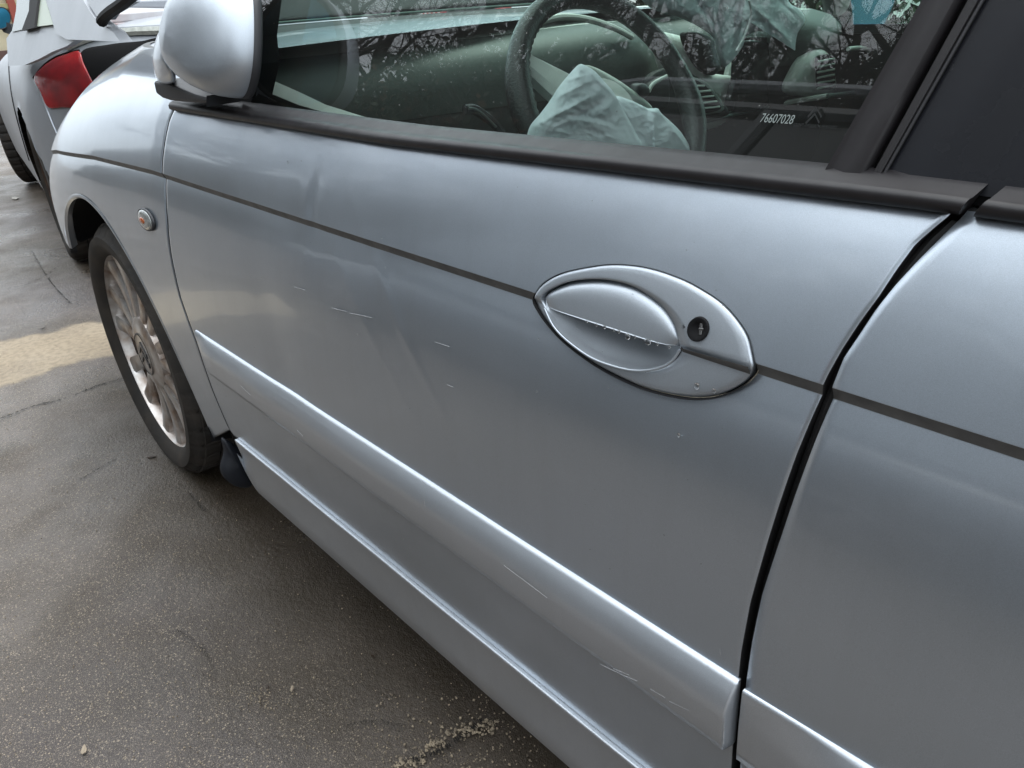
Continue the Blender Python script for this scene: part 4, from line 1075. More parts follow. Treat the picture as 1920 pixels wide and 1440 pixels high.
WHITE = paint('white_car_paint', (.78, .78, .77), rough=.3, metal=0., dirt=.2)
wheel_proto = None
def make_wheel_local(t, x, y, s, R=.31, steer=0.):
    w = bpy.data.objects.new('wheel', None); scn.collection.objects.link(w); w.parent = t
    w.location = (x, y, R); w.rotation_euler = (0, 0, (0 if s > 0 else math.pi)+steer)
    for me, nm in wheel_meshes(R):
        o = bpy.data.objects.new(nm, me); scn.collection.objects.link(o); o.parent = w
    return w
_wm = {}
def wheel_meshes(R):
    if R in _wm: return _wm[R]
    out = []; rim = R*.72; W = .2
    mb = MB(); prof = [(rim-.01, -.01), (rim+.01, .004), (R-.02, 0), (R-.006, -.01), (R, -.02), (R, -.07), (R-.008, -.072), (R-.008, -.078), (R, -.08), (R, -.12), (R-.008, -.122), (R-.008, -.128), (R, -.13), (R, -W+.02), (R-.02, -W), (rim, -W)]
    lathe(mb, prof, 180, lambda i, k: .009 if (4 <= i <= 13 and k % 5 == 0) else 0)
    o = mb.build('tyre', TYRE, None, True); out.append((o.data, 'tyre')); bpy.data.objects.remove(o)
    mb = MB(); lathe(mb, [(rim-.01, -.01), (rim-.02, -.03), (rim-.04, -.1), (.05, -.1), (0, -.1)], 48)
    o = mb.build('rim', ALLOYD, None, True); out.append((o.data, 'rim')); bpy.data.objects.remove(o)
    mb = MB()
    for k in range(6):
        a = k*math.pi/3; mb.box((.5*rim*math.cos(a), -.03, .5*rim*math.sin(a)), (rim*.95, .02, .05), Euler((0, -a, 0)), bev=.006)
    o = mb.build('spokes', ALLOY, None, True); out.append((o.data, 'spokes')); bpy.data.objects.remove(o)
    _wm[R] = out; return out

# ------------------------------------------------------------------ the silver coupe in front (tail towards us, no rear bumper)
YAW = -math.radians(7.9); CO = (1.335, -1.125, 0)
coupe = thing('silver_coupe', 'bright silver coupe parked in front with red tail lamp and its rear bumper missing', 'car', CO, rz=YAW)
MW = coupe.matrix_world.copy(); MI = MW.inverted()
ztc = lambda x: np.interp(x, [0, .05, .2, .5, 1.0, 2.6, 3.2, 3.7, 4.0], [.95, .985, 1.005, 1.012, 1.0, .95, .86, .74, .6])
cb = car_body('body', coupe, 4.0, .875, ztc, .22, (.62, 2.6, 2.2), (1.0, 2.5, 2.0), PAINT_TT, n=3.4, nc=80, nx=260, arches=((.78, .31, .375), (3.22, .31, .385)), zc=.50)
cb.parent = coupe; cb.matrix_parent_inverse = Matrix.Identity(4)
dgl = MI
def bvh_of(o):
    return BVHTree.FromPolygons([tuple(o.matrix_world @ v.co) for v in o.data.vertices], [tuple(p.vertices) for p in o.data.polygons])
bpy.context.view_layer.update()
CB = BVHTree.FromPolygons([tuple(MW @ v.co) for v in cb.data.vertices], [tuple(p.vertices) for p in cb.data.polygons])
def hitC(p, off=0.):
    r = Vector(ray(p)); h, nn, idx, d = CB.ray_cast(Vector(CAM), r)
    if h is None: return None
    if nn.dot(r) > 0: nn = -nn
    return h+nn*off
def patchC(name, px, rings, mat, n=70, curve=True):
    """piece lying on the coupe's skin"""
    ol = catmull(px, n) if curve else np.array(px, float); c = ol.mean(0); n = len(ol); V = []; last = None
    for s, o in rings:
        for q in ol:
            h = hitC(c+(q-c)*s, o)
            if h is None: h = last if last is not None else Vector(atX(c+(q-c)*s, 1.6))
            last = h; V.append(h)
    V = [MI @ Vector(v) for v in V]
    me = loc_mesh(name, V, grid_faces(len(rings), n, True)+([tuple(range((len(rings)-1)*n, len(rings)*n))] if rings[-1][0] > 0 else []), mat, coupe)
    bm = bmesh.new(); bm.from_mesh(me.data); bmesh.ops.recalc_face_normals(bm, faces=bm.faces)
    bm.to_mesh(me.data); bm.free(); return me
def lineC(name, px, r, mat, off=.001, n=30):
    P = catmull(px, n, closed=False); pts = [hitC(p, off) for p in P]; pts = [MI @ p for p in pts if p is not None]
    if len(pts) < 3: return None
    mb = MB(); mb.tube(pts, r, 6); o = mb.build(name, mat, None, True); o.parent = coupe; return o
for p in [(100, 150), (65, 145), (15, 100), (30, 185), (85, 440), (150, 90), (290, 55), (200, 120), (60, 250)]: print('coupe', p, hitC(p))
tail = patchC('tail_light', [(65, 146), (82, 126), (104, 111), (128, 102), (150, 97), (158, 118), (169, 141), (190, 190), (150, 202), (118, 202), (92, 202), (78, 174)], [(1.0, .0015), (.985, .006), (.95, .008)]+[(q, .009) for q in (.85, .75, .65, .55, .45, .35, .25, .15, .05, 0)], RED)
lineC('lamp_seal', [(64, 147), (82, 125), (104, 109), (128, 100), (150, 95)], .003, BLACK, .004)
patchC('boot_opening', [(152, 100), (205, 84), (262, 78), (320, 74), (320, 150), (250, 190), (178, 160)], [(1.0, .002)]+[(q, .004) for q in (.97, .88, .78, .68, .58, .48, .38, .28, .18, .08, 0)], BLACK)
lineC('boot_lip', [(130, 93), (150, 84), (175, 75), (205, 69), (250, 64), (330, 60)], .016, simple('primer_lip', (.52, .54, .50), .5, noise=.3, nscale=60), .012)
lineC('boot_lip_edge', [(124, 89), (150, 75), (178, 66), (210, 61), (250, 58), (330, 53)], .007, PAINT_TT, .012)
lineC('panel_gap', [(46, 42), (30, 60), (20, 85), (17, 120), (20, 160), (27, 200), (40, 250), (55, 300)], .0045, BLACK, .0)
lineC('bumper_gap', [(64, 150), (75, 172), (88, 205), (100, 235), (112, 262)], .004, PAINT_M, .001)
# cabin of the coupe
loc = lambda p, x: MI @ Vector(atX(p, x))
RFS = coupe
glasshouse(coupe, None, .60, .44, PANELG, PAINT_TT, .98, 1.34, (.45, 2.9), (1.5, 2.1), PAINT_TT)
def side_plane(p, yl):      # pixel -> plane at local y = yl leaning inwards
    r = MI.to_3x3() @ Vector(ray(p)); o = MI @ Vector(CAM); z0 = 1.0; k = .55
    t_ = (yl-k*(o.z-z0)-o.y)/(r.y+k*r.z); return o+r*t_
def sheetC(name, px, yl, mat, th=.02, smooth=False):
    V = [side_plane(p, yl) for p in px]; n = len(V); V = V+[v-Vector((0, th, 0)) for v in V]
    o = loc_mesh(name, V, [tuple(range(n)), tuple(range(n, 2*n))[::-1]]+[(i, n+i, n+(i+1) % n, (i+1) % n) for i in range(n)], mat, coupe, smooth)
    bm = bmesh.new(); bm.from_mesh(o.data); bmesh.ops.recalc_face_normals(bm, faces=bm.faces); bm.to_mesh(o.data); bm.free(); return o
sheetC('rear_quarter_panel', [(66, -60), (85, -2), (92, 20), (98, 40), (104, 62), (125, 74), (225, 78), (212, 60), (176, 32), (158, 4), (120, -80)], .80, PAINT_TT)
sheetC('shoulder_panel', [(12, 72), (22, 58), (48, 50), (66, 47), (100, 43), (124, 56), (146, 72), (126, 86), (98, 97), (74, 110), (46, 122), (16, 124)], .785, PAINT_TT)
sheetC('quarter_glass', [(52, 52), (99, 46), (84, -4), (68, -60), (62, -60)], .795, simple('pale_green_glass', (.30, .36, .25), .3))
sheetC('door_pillar', [(40, 58), (64, 52), (78, -60), (58, -60), (54, 20)], .803, BLACK)
sheetC('door_glass', [(22, 60), (47, 54), (58, 0), (66, -60), (34, -60), (30, 20)], .79, simple('grey_side_glass', (.13, .16, .16), .25))
sheetC('tailgate_edge', [(160, -60), (163, 2), (180, 29), (196, 38), (204, 26), (240, 4), (250, -60)], .80, PAINT_TT)
P = catmull([(190, 42), (196, 32), (210, 20), (228, 8), (250, -10)], 16, closed=False)
mb = MB(); mb.tube([side_plane(p, .81) for p in P], .010, 8); o = mb.build('tailgate_seal', BLACK, None, True); o.parent = coupe
# load sill inside the opening: stepped pale metal beams and trim seen under the raised tailgate
def beam(px0, px1, x, r, mat, nm):
    mb = MB(); a, b = loc(px0, x), loc(px1, x); mb.tube([a, a+(b-a)*.5, b], r, 10); o = mb.build(nm, mat, None, True); o.parent = coupe
def plate_px(nm, px, x, mat, th=.03):
    V = [loc(p, x) for p in px]; n = len(V); V += [v+Vector((th, 0, 0)) for v in V]
    o = loc_mesh(nm, V, [tuple(range(n)), tuple(range(n, 2*n))[::-1]]+[(i, n+i, n+(i+1) % n, (i+1) % n) for i in range(n)], mat, coupe, False)
    md = o.modifiers.new('bevel', 'BEVEL'); md.width = .006; md.segments = 2
PGREY = simple('pale_boot_trim', (.62, .62, .64), .4, col2=(.42, .36, .36), nscale=7)
plate_px('tailgate_shell', [(236, 2), (330, -2), (330, 16), (238, 14)], 1.75, PAINT_TT)
plate_px('boot_trim', [(212, 26), (330, 16), (330, 34), (205, 44)], 1.72, PGREY)
plate_px('boot_trim', [(204, 44), (330, 36), (330, 62), (214, 62)], 1.70, simple('mottled_boot_trim', (.55, .52, .54), .5, col2=(.22, .15, .15), nscale=11))  # pale trim mottled with brown by noise
# coupe mirror with blue glass and its foot
mo = bpy.data.objects.new('door_mirror', None); scn.collection.objects.link(mo); mo.parent = coupe
xm2 = 3.45; c_ = np.array([2., 34.]); rx_, ry_ = 17., 19.; ring = [(c_[0]+rx_*math.cos(a), c_[1]+ry_*math.sin(a)) for a in np.linspace(0, 6.283, 40, endpoint=False)]
V = [loc(q, xm2) for q in ring]; o = loc_mesh('mirror_glass', V, [tuple(range(40))], simple('deep_blue_glass', (.05, .30, .48), .1, metal=.6), mo, toward=(-1, 0, 0))
V = []
for s, dx in ((1, -.0), (1.1, -.005), (1.14, .03), (1.0, .1), (.5, .14), (0, .15)):
    for q in ring: p = c_+(np.array(q)-c_)*s; v = loc(p, xm2); V.append((v.x+dx, v.y, v.z))
loc_mesh('mirror_shell', V, grid_faces(6, 40, True), MATBK, mo)
mb = MB(); mb.tube([loc((12, 52), 3.45), loc((26, 56), 3.5)], .03, 8); o = mb.build('mirror_arm', MATBK, None, True); o.parent = mo
for x, s, st in ((.78, 1, 0), (.78, -1, 0), (3.22, 1, -.32), (3.22, -1, -.32)):
    make_wheel_local(coupe, x, s*(.86 if not st else .85), s, R=.315, steer=st*.8)
mb = MB(); mb.box((2.0, 0, .42), (3.3, 1.25, .3)); o = mb.build('floor_pan', BLACK, None); o.parent = coupe
# ------------------------------------------------------------------ other parked cars: one beyond the windscreen, one mirrored in the side glass and doors
generic_car('neighbour_car', 'graphite people carrier parked close alongside, mirrored in the side glass and doors', 'car', (-2.0, 2.25, 0), 0, PAINT_N, W=.86, H=1.66)
nb_ = bpy.data.objects['neighbour_car']
for s in (1, -1):
    mb = MB(); mb.tube([(.8, s*.70, 1.66), (1.0, s*.70, 1.69), (2.0, s*.70, 1.69), (2.25, s*.70, 1.65)], .022, 8); o = mb.build('roof_rail', PAINT_TT, None, True); o.parent = nb_
generic_car('grey_saloon', 'grey car standing beyond the bonnet, seen through the windscreen', 'car', (4.6, -6.2, 0), math.radians(-20), simple('mid_grey_paint', (.30, .33, .33), .3, metal=.5, coat=1))
# banner barrier in red and white beyond the windscreen
bar = thing('warning_barrier', 'red and white striped barrier standing beyond the windscreen', 'barrier', (3.9, -3.9, 0), rz=math.radians(60))
REDP = simple('red_barrier_paint', (.55, .05, .06), .5); WHP = simple('white_barrier_paint', (.8, .8, .8), .5)
for i in range(10):
    mb = MB(); mb.box((0, -.675+.15*i, .95), (.03, .15, .28)); o = mb.build('stripe_panel', REDP if i % 2 else WHP, None); o.parent = bar
for s in (-1, 1):
    mb = MB(); mb.box((0, s*.6, .42), (.04, .04, .84)); o = mb.build('post', WHP, None); o.parent = bar
    mb = MB(); mb.box((0, s*.6, .025), (.5, .06, .05)); o = mb.build('foot', REDP, None); o.parent = bar

# ------------------------------------------------------------------ cream shed at the far left
bd = thing('cream_building', 'cream rendered building with a dark red post behind the silver coupe', 'building', (15, -5.9, 0), rz=math.radians(-4))
def bbox(nm, c, d, m, bev=.01):
    mb = MB(); mb.box(c, d, bev=bev); o = mb.build(nm, m, None); o.parent = bd; return o
bbox('wall', (0, 0, 1.6), (.4, 6.4, 3.2), simple('cream_render', (.66, .60, .42), .8, noise=.2, nscale=3))
bbox('plinth', (-.06, 0, .3), (.42, 6.42, .6), simple('dark_plinth', (.12, .07, .06), .8))
for y in (2.72, .2, -2.4): bbox('post', (-.32, y, 1.5), (.14, .12, 3.0), simple('dark_red_steel', (.30, .06, .04), .5))
bbox('canopy_rail', (-.32, 0, 1.28), (.10, 6.4, .08), simple('olive_rail', (.34, .30, .14), .6))
bbox('door', (-.22, -1.2, 1.05), (.06, 1.0, 2.1), simple('grey_door', (.2, .21, .2), .6))

# ------------------------------------------------------------------ ground: worn damp tarmac
def gpt(p): return atZ(p, 0)[:2]
strip_poly = np.array([gpt(p) for p in [(-700, 800), (0, 641), (60, 628), (130, 612), (190, 600), (330, 570), (330, 640), (205, 662), (150, 674), (100, 688), (60, 702), (30, 716), (0, 722), (-700, 900)]])
cracks = [([(-200, 850), (0, 785), (60, 762), (130, 745), (175, 726), (222, 712), (300, 690)], .006), ([(150, 900), (175, 885), (196, 873), (216, 862)], .006),
          ([(60, 470), (80, 505), (105, 540), (132, 568)], .006), ([(355, 925), (372, 945), (385, 960)], .006), ([(770, 1425), (820, 1410), (860, 1385), (905, 1350)], .009),
          ([(-200, 600), (0, 545), (60, 530), (110, 500)], .004), ([(640, 1362), (700, 1352), (760, 1362)], .003), ([(330, 1180), (380, 1215), (400, 1260)], .0025)]
lines = [(catmull([gpt(p) for p in pts], 40, closed=False), w) for pts, w in cracks]
nxg, nyg = 400, 330
gx = np.linspace(-1.9, 5.2, nxg); gyy = np.linspace(-1.4, 1.5, nyg)
# finer spacing close to the camera
gx = -1.9+7.1*(np.linspace(0, 1, nxg)**1.5)
GX, GY = np.meshgrid(gx, gyy); P2 = np.stack([GX.ravel(), GY.ravel()], 1)
def vnoise(P, f, seed):
    r = np.random.default_rng(seed); T = r.random((64, 64)); q = P*f; i = np.floor(q).astype(int); t_ = q-i; t_ = t_*t_*(3-2*t_); i %= 64; j = (i+1) % 64
    return (T[i[:, 0], i[:, 1]]*(1-t_[:, 0])*(1-t_[:, 1])+T[j[:, 0], i[:, 1]]*t_[:, 0]*(1-t_[:, 1])+T[i[:, 0], j[:, 1]]*(1-t_[:, 0])*t_[:, 1]+T[j[:, 0], j[:, 1]]*t_[:, 0]*t_[:, 1])
Pj = P2+.05*np.stack([vnoise(P2, 14, 1)-.5, vnoise(P2, 14, 2)-.5], 1)+.02*np.stack([vnoise(P2, 50, 3)-.5, vnoise(P2, 50, 4)-.5], 1)
ind = inside(Pj, strip_poly); dst = nearest(Pj, strip_poly)[1]; patchv = np.clip(np.where(ind, dst, -dst)/.02+.5, 0, 1)*(.75+.25*vnoise(P2, 9, 5))
cr = np.zeros(len(P2))
Pc = P2+.012*np.stack([vnoise(P2, 60, 6)-.5, vnoise(P2, 60, 7)-.5], 1)
for ln, w in lines:
    d = np.full(len(P2), 9.)
    for i in range(len(ln)-1):
        e = ln[i+1]-ln[i]; t_ = np.clip(((Pc-ln[i])@e)/(e@e+1e-12), 0, 1); d = np.minimum(d, np.linalg.norm(Pc-ln[i]-t_[:, None]*e, axis=1))
    cr = np.maximum(cr, .45*np.clip(1.3-d/w, 0, 1)*vnoise(P2, 40, 8))
Zg = -.004*cr+.0012*(vnoise(P2, 60, 9)-.5)+.006*(vnoise(P2, 3, 10)-.5)-.003
nyy = nyg
edge_m = np.minimum.reduce([P2[:, 0]+1.9, 5.2-P2[:, 0], P2[:, 1]+1.4, 1.5-P2[:, 1]]) < .02
Zg[edge_m] = 0
V = [(a, b, c) for (a, b), c in zip(P2, Zg)]; F = grid_faces(nyg, nxg); b0 = len(V)
# surrounding sheet out to the horizon, joined round the detailed part
ox, oy = [-1.9, 5.2], [-1.4, 1.5]
far = [(-150, -150, 0), (150, -150, 0), (150, 150, 0), (-150, 150, 0)]; V += far
c00, c10, c11, c01 = 0, nxg-1, nxg*nyg-1, nxg*(nyg-1)
F += [tuple([b0, b0+1]+list(range(c10, c00-1, -1))), tuple([b0+1, b0+2]+list(range(c11, c10-1, -nxg))), tuple([b0+2, b0+3]+list(range(c01, c11+1))), tuple([b0+3, b0]+list(range(c00, c01+1, nxg)))]
GROUND, nt, p = mat_new('damp_tarmac')
t = N(nt, 'ShaderNodeNewGeometry'); pos = t.outputs['Position']
def nz(sc, det=4., rough=.5):
    n = N(nt, 'ShaderNodeTexNoise', Scale=sc, Detail=det, Roughness=rough); L(nt, pos, n.inputs['Vector']); return n.outputs['Fac']
def mrange(a, f0, f1, t0=0., t1=1.):
    m = N(nt, 'ShaderNodeMapRange'); m.inputs['From Min'].default_value = f0; m.inputs['From Max'].default_value = f1; m.inputs['To Min'].default_value = t0; m.inputs['To Max'].default_value = t1
    L(nt, a, m.inputs['Value']); return m.outputs[0]
def mixc(f, a, b):
    m = N(nt, 'ShaderNodeMix', data_type='RGBA')
    if hasattr(f, 'links'): L(nt, f, m.inputs[0])
    else: m.inputs[0].default_value = f
    for k, v in ((6, a), (7, b)):
        if isinstance(v, tuple): m.inputs[k].default_value = (*v, 1)
        else: L(nt, v, m.inputs[k])
    return m.outputs[2]
at = N(nt, 'ShaderNodeAttribute', attribute_name='patch'); ac = N(nt, 'ShaderNodeAttribute', attribute_name='crack')
base = mixc(mrange(nz(2.3, 8.), .38, .62), (.110, .092, .080), (.205, .172, .152))
base = mixc(mrange(nz(1.3, 7., .6), .42, .60), base, (.055, .043, .034)); base = mixc(mrange(nz(5.5, 6.), .45, .7), base, (.060, .042, .026))
base = mixc(mrange(nz(.9, 6.), .5, .72), base, (.115, .100, .104))
fine = nz(420., 3., .7); base = mixc(mrange(fine, .35, .65, 0., .75), base, (.035, .029, .023)); base = mixc(mrange(nz(700., 2.), .56, .68, 0., .85), base, (.34, .285, .225))
vor = N(nt, 'ShaderNodeTexVoronoi', Scale=110., Randomness=1.); L(nt, pos, vor.inputs['Vector'])
sepc = N(nt, 'ShaderNodeSeparateColor'); L(nt, vor.outputs['Color'], sepc.inputs[0])
st = N(nt, 'ShaderNodeMath', operation='MULTIPLY'); L(nt, mrange(vor.outputs['Distance'], .22, .12), st.inputs[0]); L(nt, mrange(sepc.outputs[0], .80, .86), st.inputs[1])
base = mixc(st.outputs[0], base, (.30, .25, .19))
vor2 = N(nt, 'ShaderNodeTexVoronoi', Scale=240., Randomness=1.); L(nt, pos, vor2.inputs['Vector'])
sep2 = N(nt, 'ShaderNodeSeparateColor'); L(nt, vor2.outputs['Color'], sep2.inputs[0])
st2 = N(nt, 'ShaderNodeMath', operation='MULTIPLY'); L(nt, mrange(vor2.outputs['Distance'], .42, .22), st2.inputs[0]); L(nt, mrange(sep2.outputs[0], .72, .82), st2.inputs[1])
base = mixc(st2.outputs[0], base, (.33, .27, .20))
dark = N(nt, 'ShaderNodeMath', operation='MULTIPLY'); L(nt, mrange(nz(16., 6., .7), .68, .76), dark.inputs[0]); dark.inputs[1].default_value = .45
base = mixc(dark.outputs[0], base, (.03, .026, .022))
dry = mixc(mrange(nz(60., 5.), .4, .65), (.36, .30, .22), (.28, .23, .17)); base = mixc(at.outputs['Fac'], base, dry)
asn = N(nt, 'ShaderNodeAttribute', attribute_name='sill_shade'); base = mixc(asn.outputs['Fac'], base, (.042, .031, .020)); base = mixc(ac.outputs['Fac'], base, (.018, .015, .012))
L(nt, base, p.inputs['Base Color'])
wet = mrange(nz(3.1, 7., .6), .38, .64, .24, .58)
rg = N(nt, 'ShaderNodeMath', operation='MULTIPLY_ADD', use_clamp=True); L(nt, at.outputs['Fac'], rg.inputs[0]); rg.inputs[1].default_value = .5; L(nt, wet, rg.inputs[2]); L(nt, rg.outputs[0], p.inputs['Roughness'])
p.inputs['Specular IOR Level'].default_value = .38
hsum = N(nt, 'ShaderNodeMath', operation='ADD'); L(nt, fine, hsum.inputs[0]); L(nt, st.outputs[0], hsum.inputs[1])
h2 = N(nt, 'ShaderNodeMath', operation='MULTIPLY_ADD'); L(nt, nz(120., 4.), h2.inputs[0]); h2.inputs[1].default_value = 1.5; L(nt, hsum.outputs[0], h2.inputs[2])
bp = N(nt, 'ShaderNodeBump', Strength=.8, Distance=.0022); L(nt, h2.outputs[0], bp.inputs['Height']); L(nt, bp.outputs[0], p.inputs['Normal'])
ground = tag(mesh('ground', V, F, GROUND, toward=(0, 0, 1)), kind='structure')
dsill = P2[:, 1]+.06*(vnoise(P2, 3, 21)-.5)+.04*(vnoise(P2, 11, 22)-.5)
sill_shade = np.clip((.17-dsill)/.22, 0, 1)*np.clip((.75-P2[:, 0])/.5, 0, 1)*(.50+.45*vnoise(P2, 5, 23)+.15*vnoise(P2, 30, 24))  # brown darkening beside the sill, painting in the car's shade
for nm, arr in (('patch', patchv), ('crack', cr), ('sill_shade', sill_shade)):
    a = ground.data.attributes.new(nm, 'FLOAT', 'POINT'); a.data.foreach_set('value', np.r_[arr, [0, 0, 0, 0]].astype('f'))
# open cracks: jagged dark slits
cm_ = MB(); rnd = random.Random(5)
for ln, w in lines:
    P = catmull(ln, 90, closed=False)
    for i in range(1, 89):
        if rnd.random() < .34: continue
        a, b = P[i], P[i+1]; d = (b-a)/(np.linalg.norm(b-a)+1e-9); s_ = np.array([-d[1], d[0]]); j0, j1 = rnd.gauss(0, .0022), rnd.gauss(0, .0022); w0, w1 = w*rnd.uniform(.10, .5), w*rnd.uniform(.10, .5)
        q = [a+s_*(j0-w0), a+s_*(j0+w0), b+s_*(j1+w1), b+s_*(j1-w1)]; cm_.add([(v[0], v[1], .0012) for v in q], [(0, 1, 2, 3)])
tag(cm_.build('tarmac_cracks', simple('crack_black_brown', (.010, .008, .006), .9)), 'thin jagged cracks running through the tarmac', 'crack', kind='stuff')  # black-brown ribbons laid just above the tarmac
# grit and small stones
V = []; F = []; ico = bmesh.new(); bmesh.ops.create_icosphere(ico, subdivisions=1, radius=1); ico.verts.index_update(); iv = np.array([v.co[:] for v in ico.verts]); iff = np.array([[v.index for v in f.verts] for f in ico.faces])
pts = []
for _ in range(2600):
    q = gpt((random.uniform(-100, 1100), random.uniform(250, 1500)**1.0))
    if -2.2 < q[0] < 5: pts.append((*q, random.uniform(.0006, .0016)))
for _ in range(260):
    a = random.random(); q = gpt((740+190*a+random.gauss(0, 8), 1432-90*a+28*math.sin(a*9)*.4+random.gauss(0, 7))); pts.append((*q, random.uniform(.0008, .0032)))
for _ in range(60):
    q = gpt((490+random.gauss(0, 22), 1310+random.gauss(0, 12))); pts.append((*q, random.uniform(.0006, .002)))
for _ in range(200):
    q = gpt((random.uniform(700, 1010), random.uniform(1300, 1440))); pts.append((*q, random.uniform(.0008, .0024)))
VV = []; FF = []
for k, (a, b, r) in enumerate(pts):
    j = iv*(r*RNG.uniform(.6, 1.25, 3))*(1+RNG.uniform(-.2, .2, (len(iv), 1))); VV.append(j+[a, b, r*.2-.002]); FF.append(iff+k*len(iv))
grit = tag(mesh('grit', np.vstack(VV), np.vstack(FF), simple('pale_grit', (.38, .31, .22), .8, col2=(.10, .08, .06), nscale=90), smooth=False), 'pale grit and small stones strewn over the tarmac', 'grit', kind='stuff')
# dead leaf scraps
def scrap(px, s, colm, lab):
    q = gpt(px); rr = random.uniform(0, 6.28); V = []; n = 9
    for k in range(n):
        a = 2*math.pi*k/n; r = s*(.55+.45*random.random()); V.append((q[0]+r*math.cos(a)*math.cos(rr)-r*.5*math.sin(a)*math.sin(rr), q[1]+r*math.cos(a)*math.sin(rr)+r*.5*math.sin(a)*math.cos(rr), .001+.004*random.random()))
    V2 = [(v[0], v[1], v[2]-.0012) for v in V]
    o = mesh('leaf_scrap', V+V2, [tuple(range(n)), tuple(range(n, 2*n))[::-1]]+[(i, n+i, n+(i+1) % n, (i+1) % n) for i in range(n)], colm, None, False)
    tag(o, lab, 'leaf', 'scraps of debris on the tarmac')
LEAFM = simple('wet_dead_leaf', (.035, .022, .014), .4); PALES = simple('pale_stone_chip', (.34, .28, .21), .8)
scrap((81, 616), .013, LEAFM, 'dark wet leaf scrap beyond the pale dry strip, left of the front wheel')
scrap((502, 1290), .006, LEAFM, 'slim dark leaf scrap nearest the foreground crack of pale stones')
scrap((548, 1293), .007, PALES, 'pale tan chip right of the slim dark leaf scrap')
scrap((158, 1408), .010, PALES, 'pale tan chip in the near left corner of the tarmac')
scrap((285, 858), .014, LEAFM, 'clump of brown debris right under the front tyre')
scrap((700, 1232), .006, LEAFM, 'dark crumb close to the sill shadow, upper right of the stone filled crack')
scrap((28, 372), .05, simple('whitish_litter', (.4, .38, .34), .7), 'whitish litter lying left of the coupe in the distance')

# ------------------------------------------------------------------ wooded bank on the camera's side (what the glass and paint mirror)
def bank_k(x): return 1-.35*min(1, max(0, (x-11)/8))
def bank_z(x, y): return max(0, (y-5.6))*.9*bank_k(x)*(1+.12*math.sin(x*.7))+(.25*math.sin(x*1.7+y) if y > 6 else 0)
V = []; nx_, ny_ = 60, 16
for i in range(nx_):
    x = -10+44*i/(nx_-1)
    for j in range(ny_): y = 5.4+8*j/(ny_-1); V.append((x, y, (bank_z(x, y) if j else -.3)))
tag(mesh('bank', V, grid_faces(nx_, ny_), simple('dark_earth', (.018, .016, .011), .95, col2=(.02, .03, .014), nscale=3), toward=(0, -1, 1)), kind='structure')
def leafmass(name, n, fn, mats, size, label, cat, group=None):
    r = np.random.default_rng(len(name)); VV = np.zeros((n*4, 3)); 
    for k in range(n):
        c, s_ = fn(r); u = r.normal(size=3); u /= np.linalg.norm(u); w = np.cross(u, r.normal(size=3)); w /= np.linalg.norm(w); s = s_*size*r.uniform(.5, 1.3)
        VV[4*k:4*k+4] = [c-u*s, c-w*s*.55, c+u*s, c+w*s*.55]
    F = np.arange(n*4).reshape(-1, 4); me = bpy.data.meshes.new(name); me.from_pydata(VV.tolist(), [], F.tolist())
    for m in mats: me.materials.append(m)
    me.polygons.foreach_set('material_index', r.integers(0, len(mats), n).tolist()); o = bpy.data.objects.new(name, me); link(o)
    return tag(o, label, cat, group, 'stuff')
def fb(r):
    x = r.uniform(-9, 30); y = 5.5+r.random()**1.2*5; z = bank_z(x, y)+r.random()**1.2*bank_k(x)*(2.3+.6*math.sin(x*1.3)+.4*math.sin(x*3.1+y)); return np.array([x, y, z]), 1.
leafmass('undergrowth', 170000, fb, [simple('ivy_dark', (.014, .026, .010), .6), simple('ivy_mid', (.026, .042, .015), .55), simple('bramble_brown', (.050, .030, .016), .8), simple('dead_bracken', (.10, .038, .014), .8)], .078,
         'dark ivy, brambles and bracken covering the bank beside the yard', 'undergrowth')
BARK = simple('wet_dark_bark', (.028, .024, .020), .85, bump=.5, bscale=30)
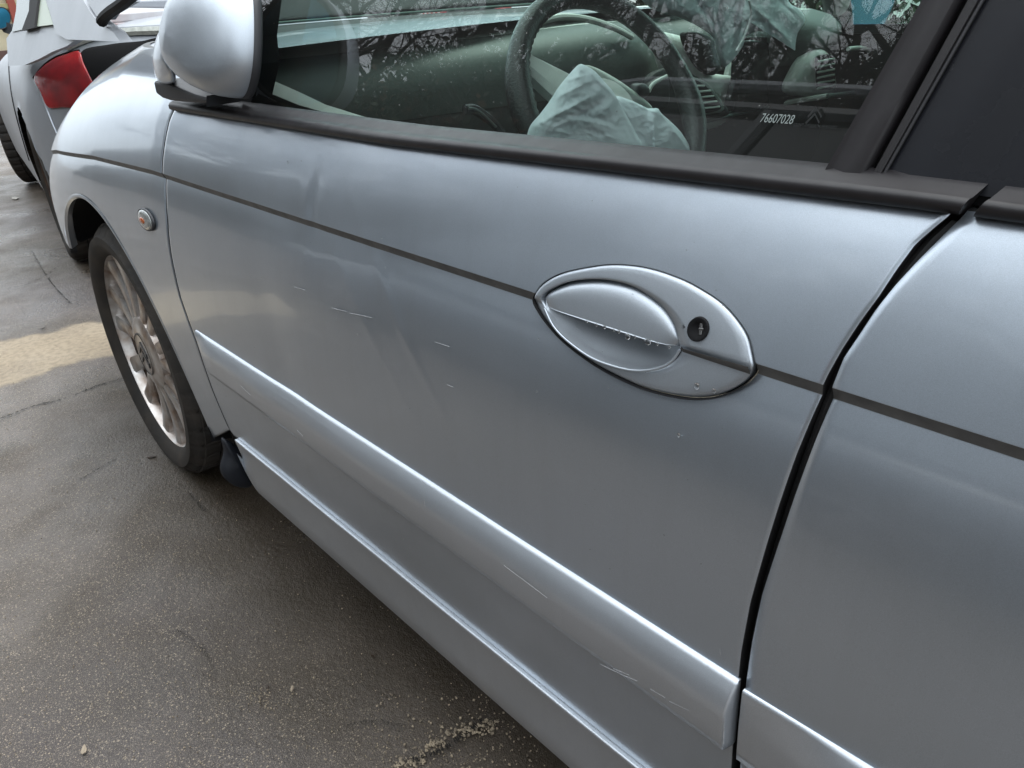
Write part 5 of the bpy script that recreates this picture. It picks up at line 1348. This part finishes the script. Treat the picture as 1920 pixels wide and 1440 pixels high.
def bare_tree(seed, H):
    rnd = random.Random(seed); tr = MB(); br = MB()
    def grow(p, d, r, ln, lev):
        pts = [p]; rr = [r]; q = p.copy(); dd = d.copy(); n = 5
        for k in range(n):
            dd = (dd+Vector((rnd.gauss(0, .13), rnd.gauss(0, .13), rnd.gauss(.03, .08)))).normalized(); q = q+dd*ln/n; pts.append(q.copy()); rr.append(r*(1-.55*(k+1)/n))
        (tr if lev == 0 else br).tube(pts, rr, 7 if lev < 2 else 3, caps=False)
        if lev >= 4: return
        nb_ = {0: 10, 1: 7, 2: 5, 3: 4}[lev]
        for k in range(nb_):
            f = rnd.uniform(.3, 1) if lev else rnd.uniform(.28, 1); i = min(n-1, int(f*n)); b = pts[i].lerp(pts[i+1], f*n-i)
            s = Vector((rnd.gauss(0, 1), rnd.gauss(0, 1), rnd.gauss(.35, .5))).normalized(); nd = (dd*.55+s).normalized()
            grow(b, nd, rr[i]*.5, ln*rnd.uniform(.45, .7), lev+1)
    grow(Vector((0, 0, -.3)), Vector((rnd.gauss(0, .06), rnd.gauss(0, .06), 1)).normalized(), H*.016, H*.62, 0)
    return tr, br
protos = []
spots = [(a, b-1.2, c) for a, b, c in [(0.5, 8.0, 7.5), (2.4, 8.6, 8.5), (3.9, 7.9, 7), (5.6, 8.8, 9), (7.2, 8.1, 8), (9.0, 9.2, 9), (10.8, 8.4, 8), (13.2, 9.4, 9.5), (15.8, 8.8, 9), (18.6, 9.6, 10), (22, 9.2, 10), (-1.8, 8.4, 8), (-4.5, 8.8, 8.5), (26, 10, 10), (4.7, 10.2, 10), (8.2, 10.6, 10), (12, 11, 11), (1.5, 10.4, 9.5), (6.4, 7.5, 5.5), (2.0, 7.4, 5)]]
for i, (x, y, H) in enumerate(spots):
    if i < 4:
        t_ = thing('bare_tree', 'leafless tree on the dark wooded bank beside the yard', 'tree', (x, y, bank_z(x, y)), 'bare trees on the bank')
        a, b = bare_tree(i+3, 8.)
        o = a.build('trunk', BARK, None, True); o.parent = t_; o = b.build('crown', BARK, None, True); o.parent = t_; protos.append(t_)
    else:
        t_ = copy_tree(protos[i % 4]); t_.location = (x, y, bank_z(x, y)); t_.rotation_euler = (0, 0, i*1.3)
    t_.scale = (H/8,)*3
# a dark hedge across the yard, beyond the passenger side
def fh(r):
    x = r.uniform(-9, 14); h = 2.1+.3*math.sin(x*1.1); z = r.random()*h; return np.array([x, -9.0+r.normal()*.35, z]), 1.
leafmass('hedge', 26000, fh, [bpy.data.materials['ivy_dark'], bpy.data.materials['ivy_mid']], .08, 'tall dark hedge across the far side of the yard', 'hedge')
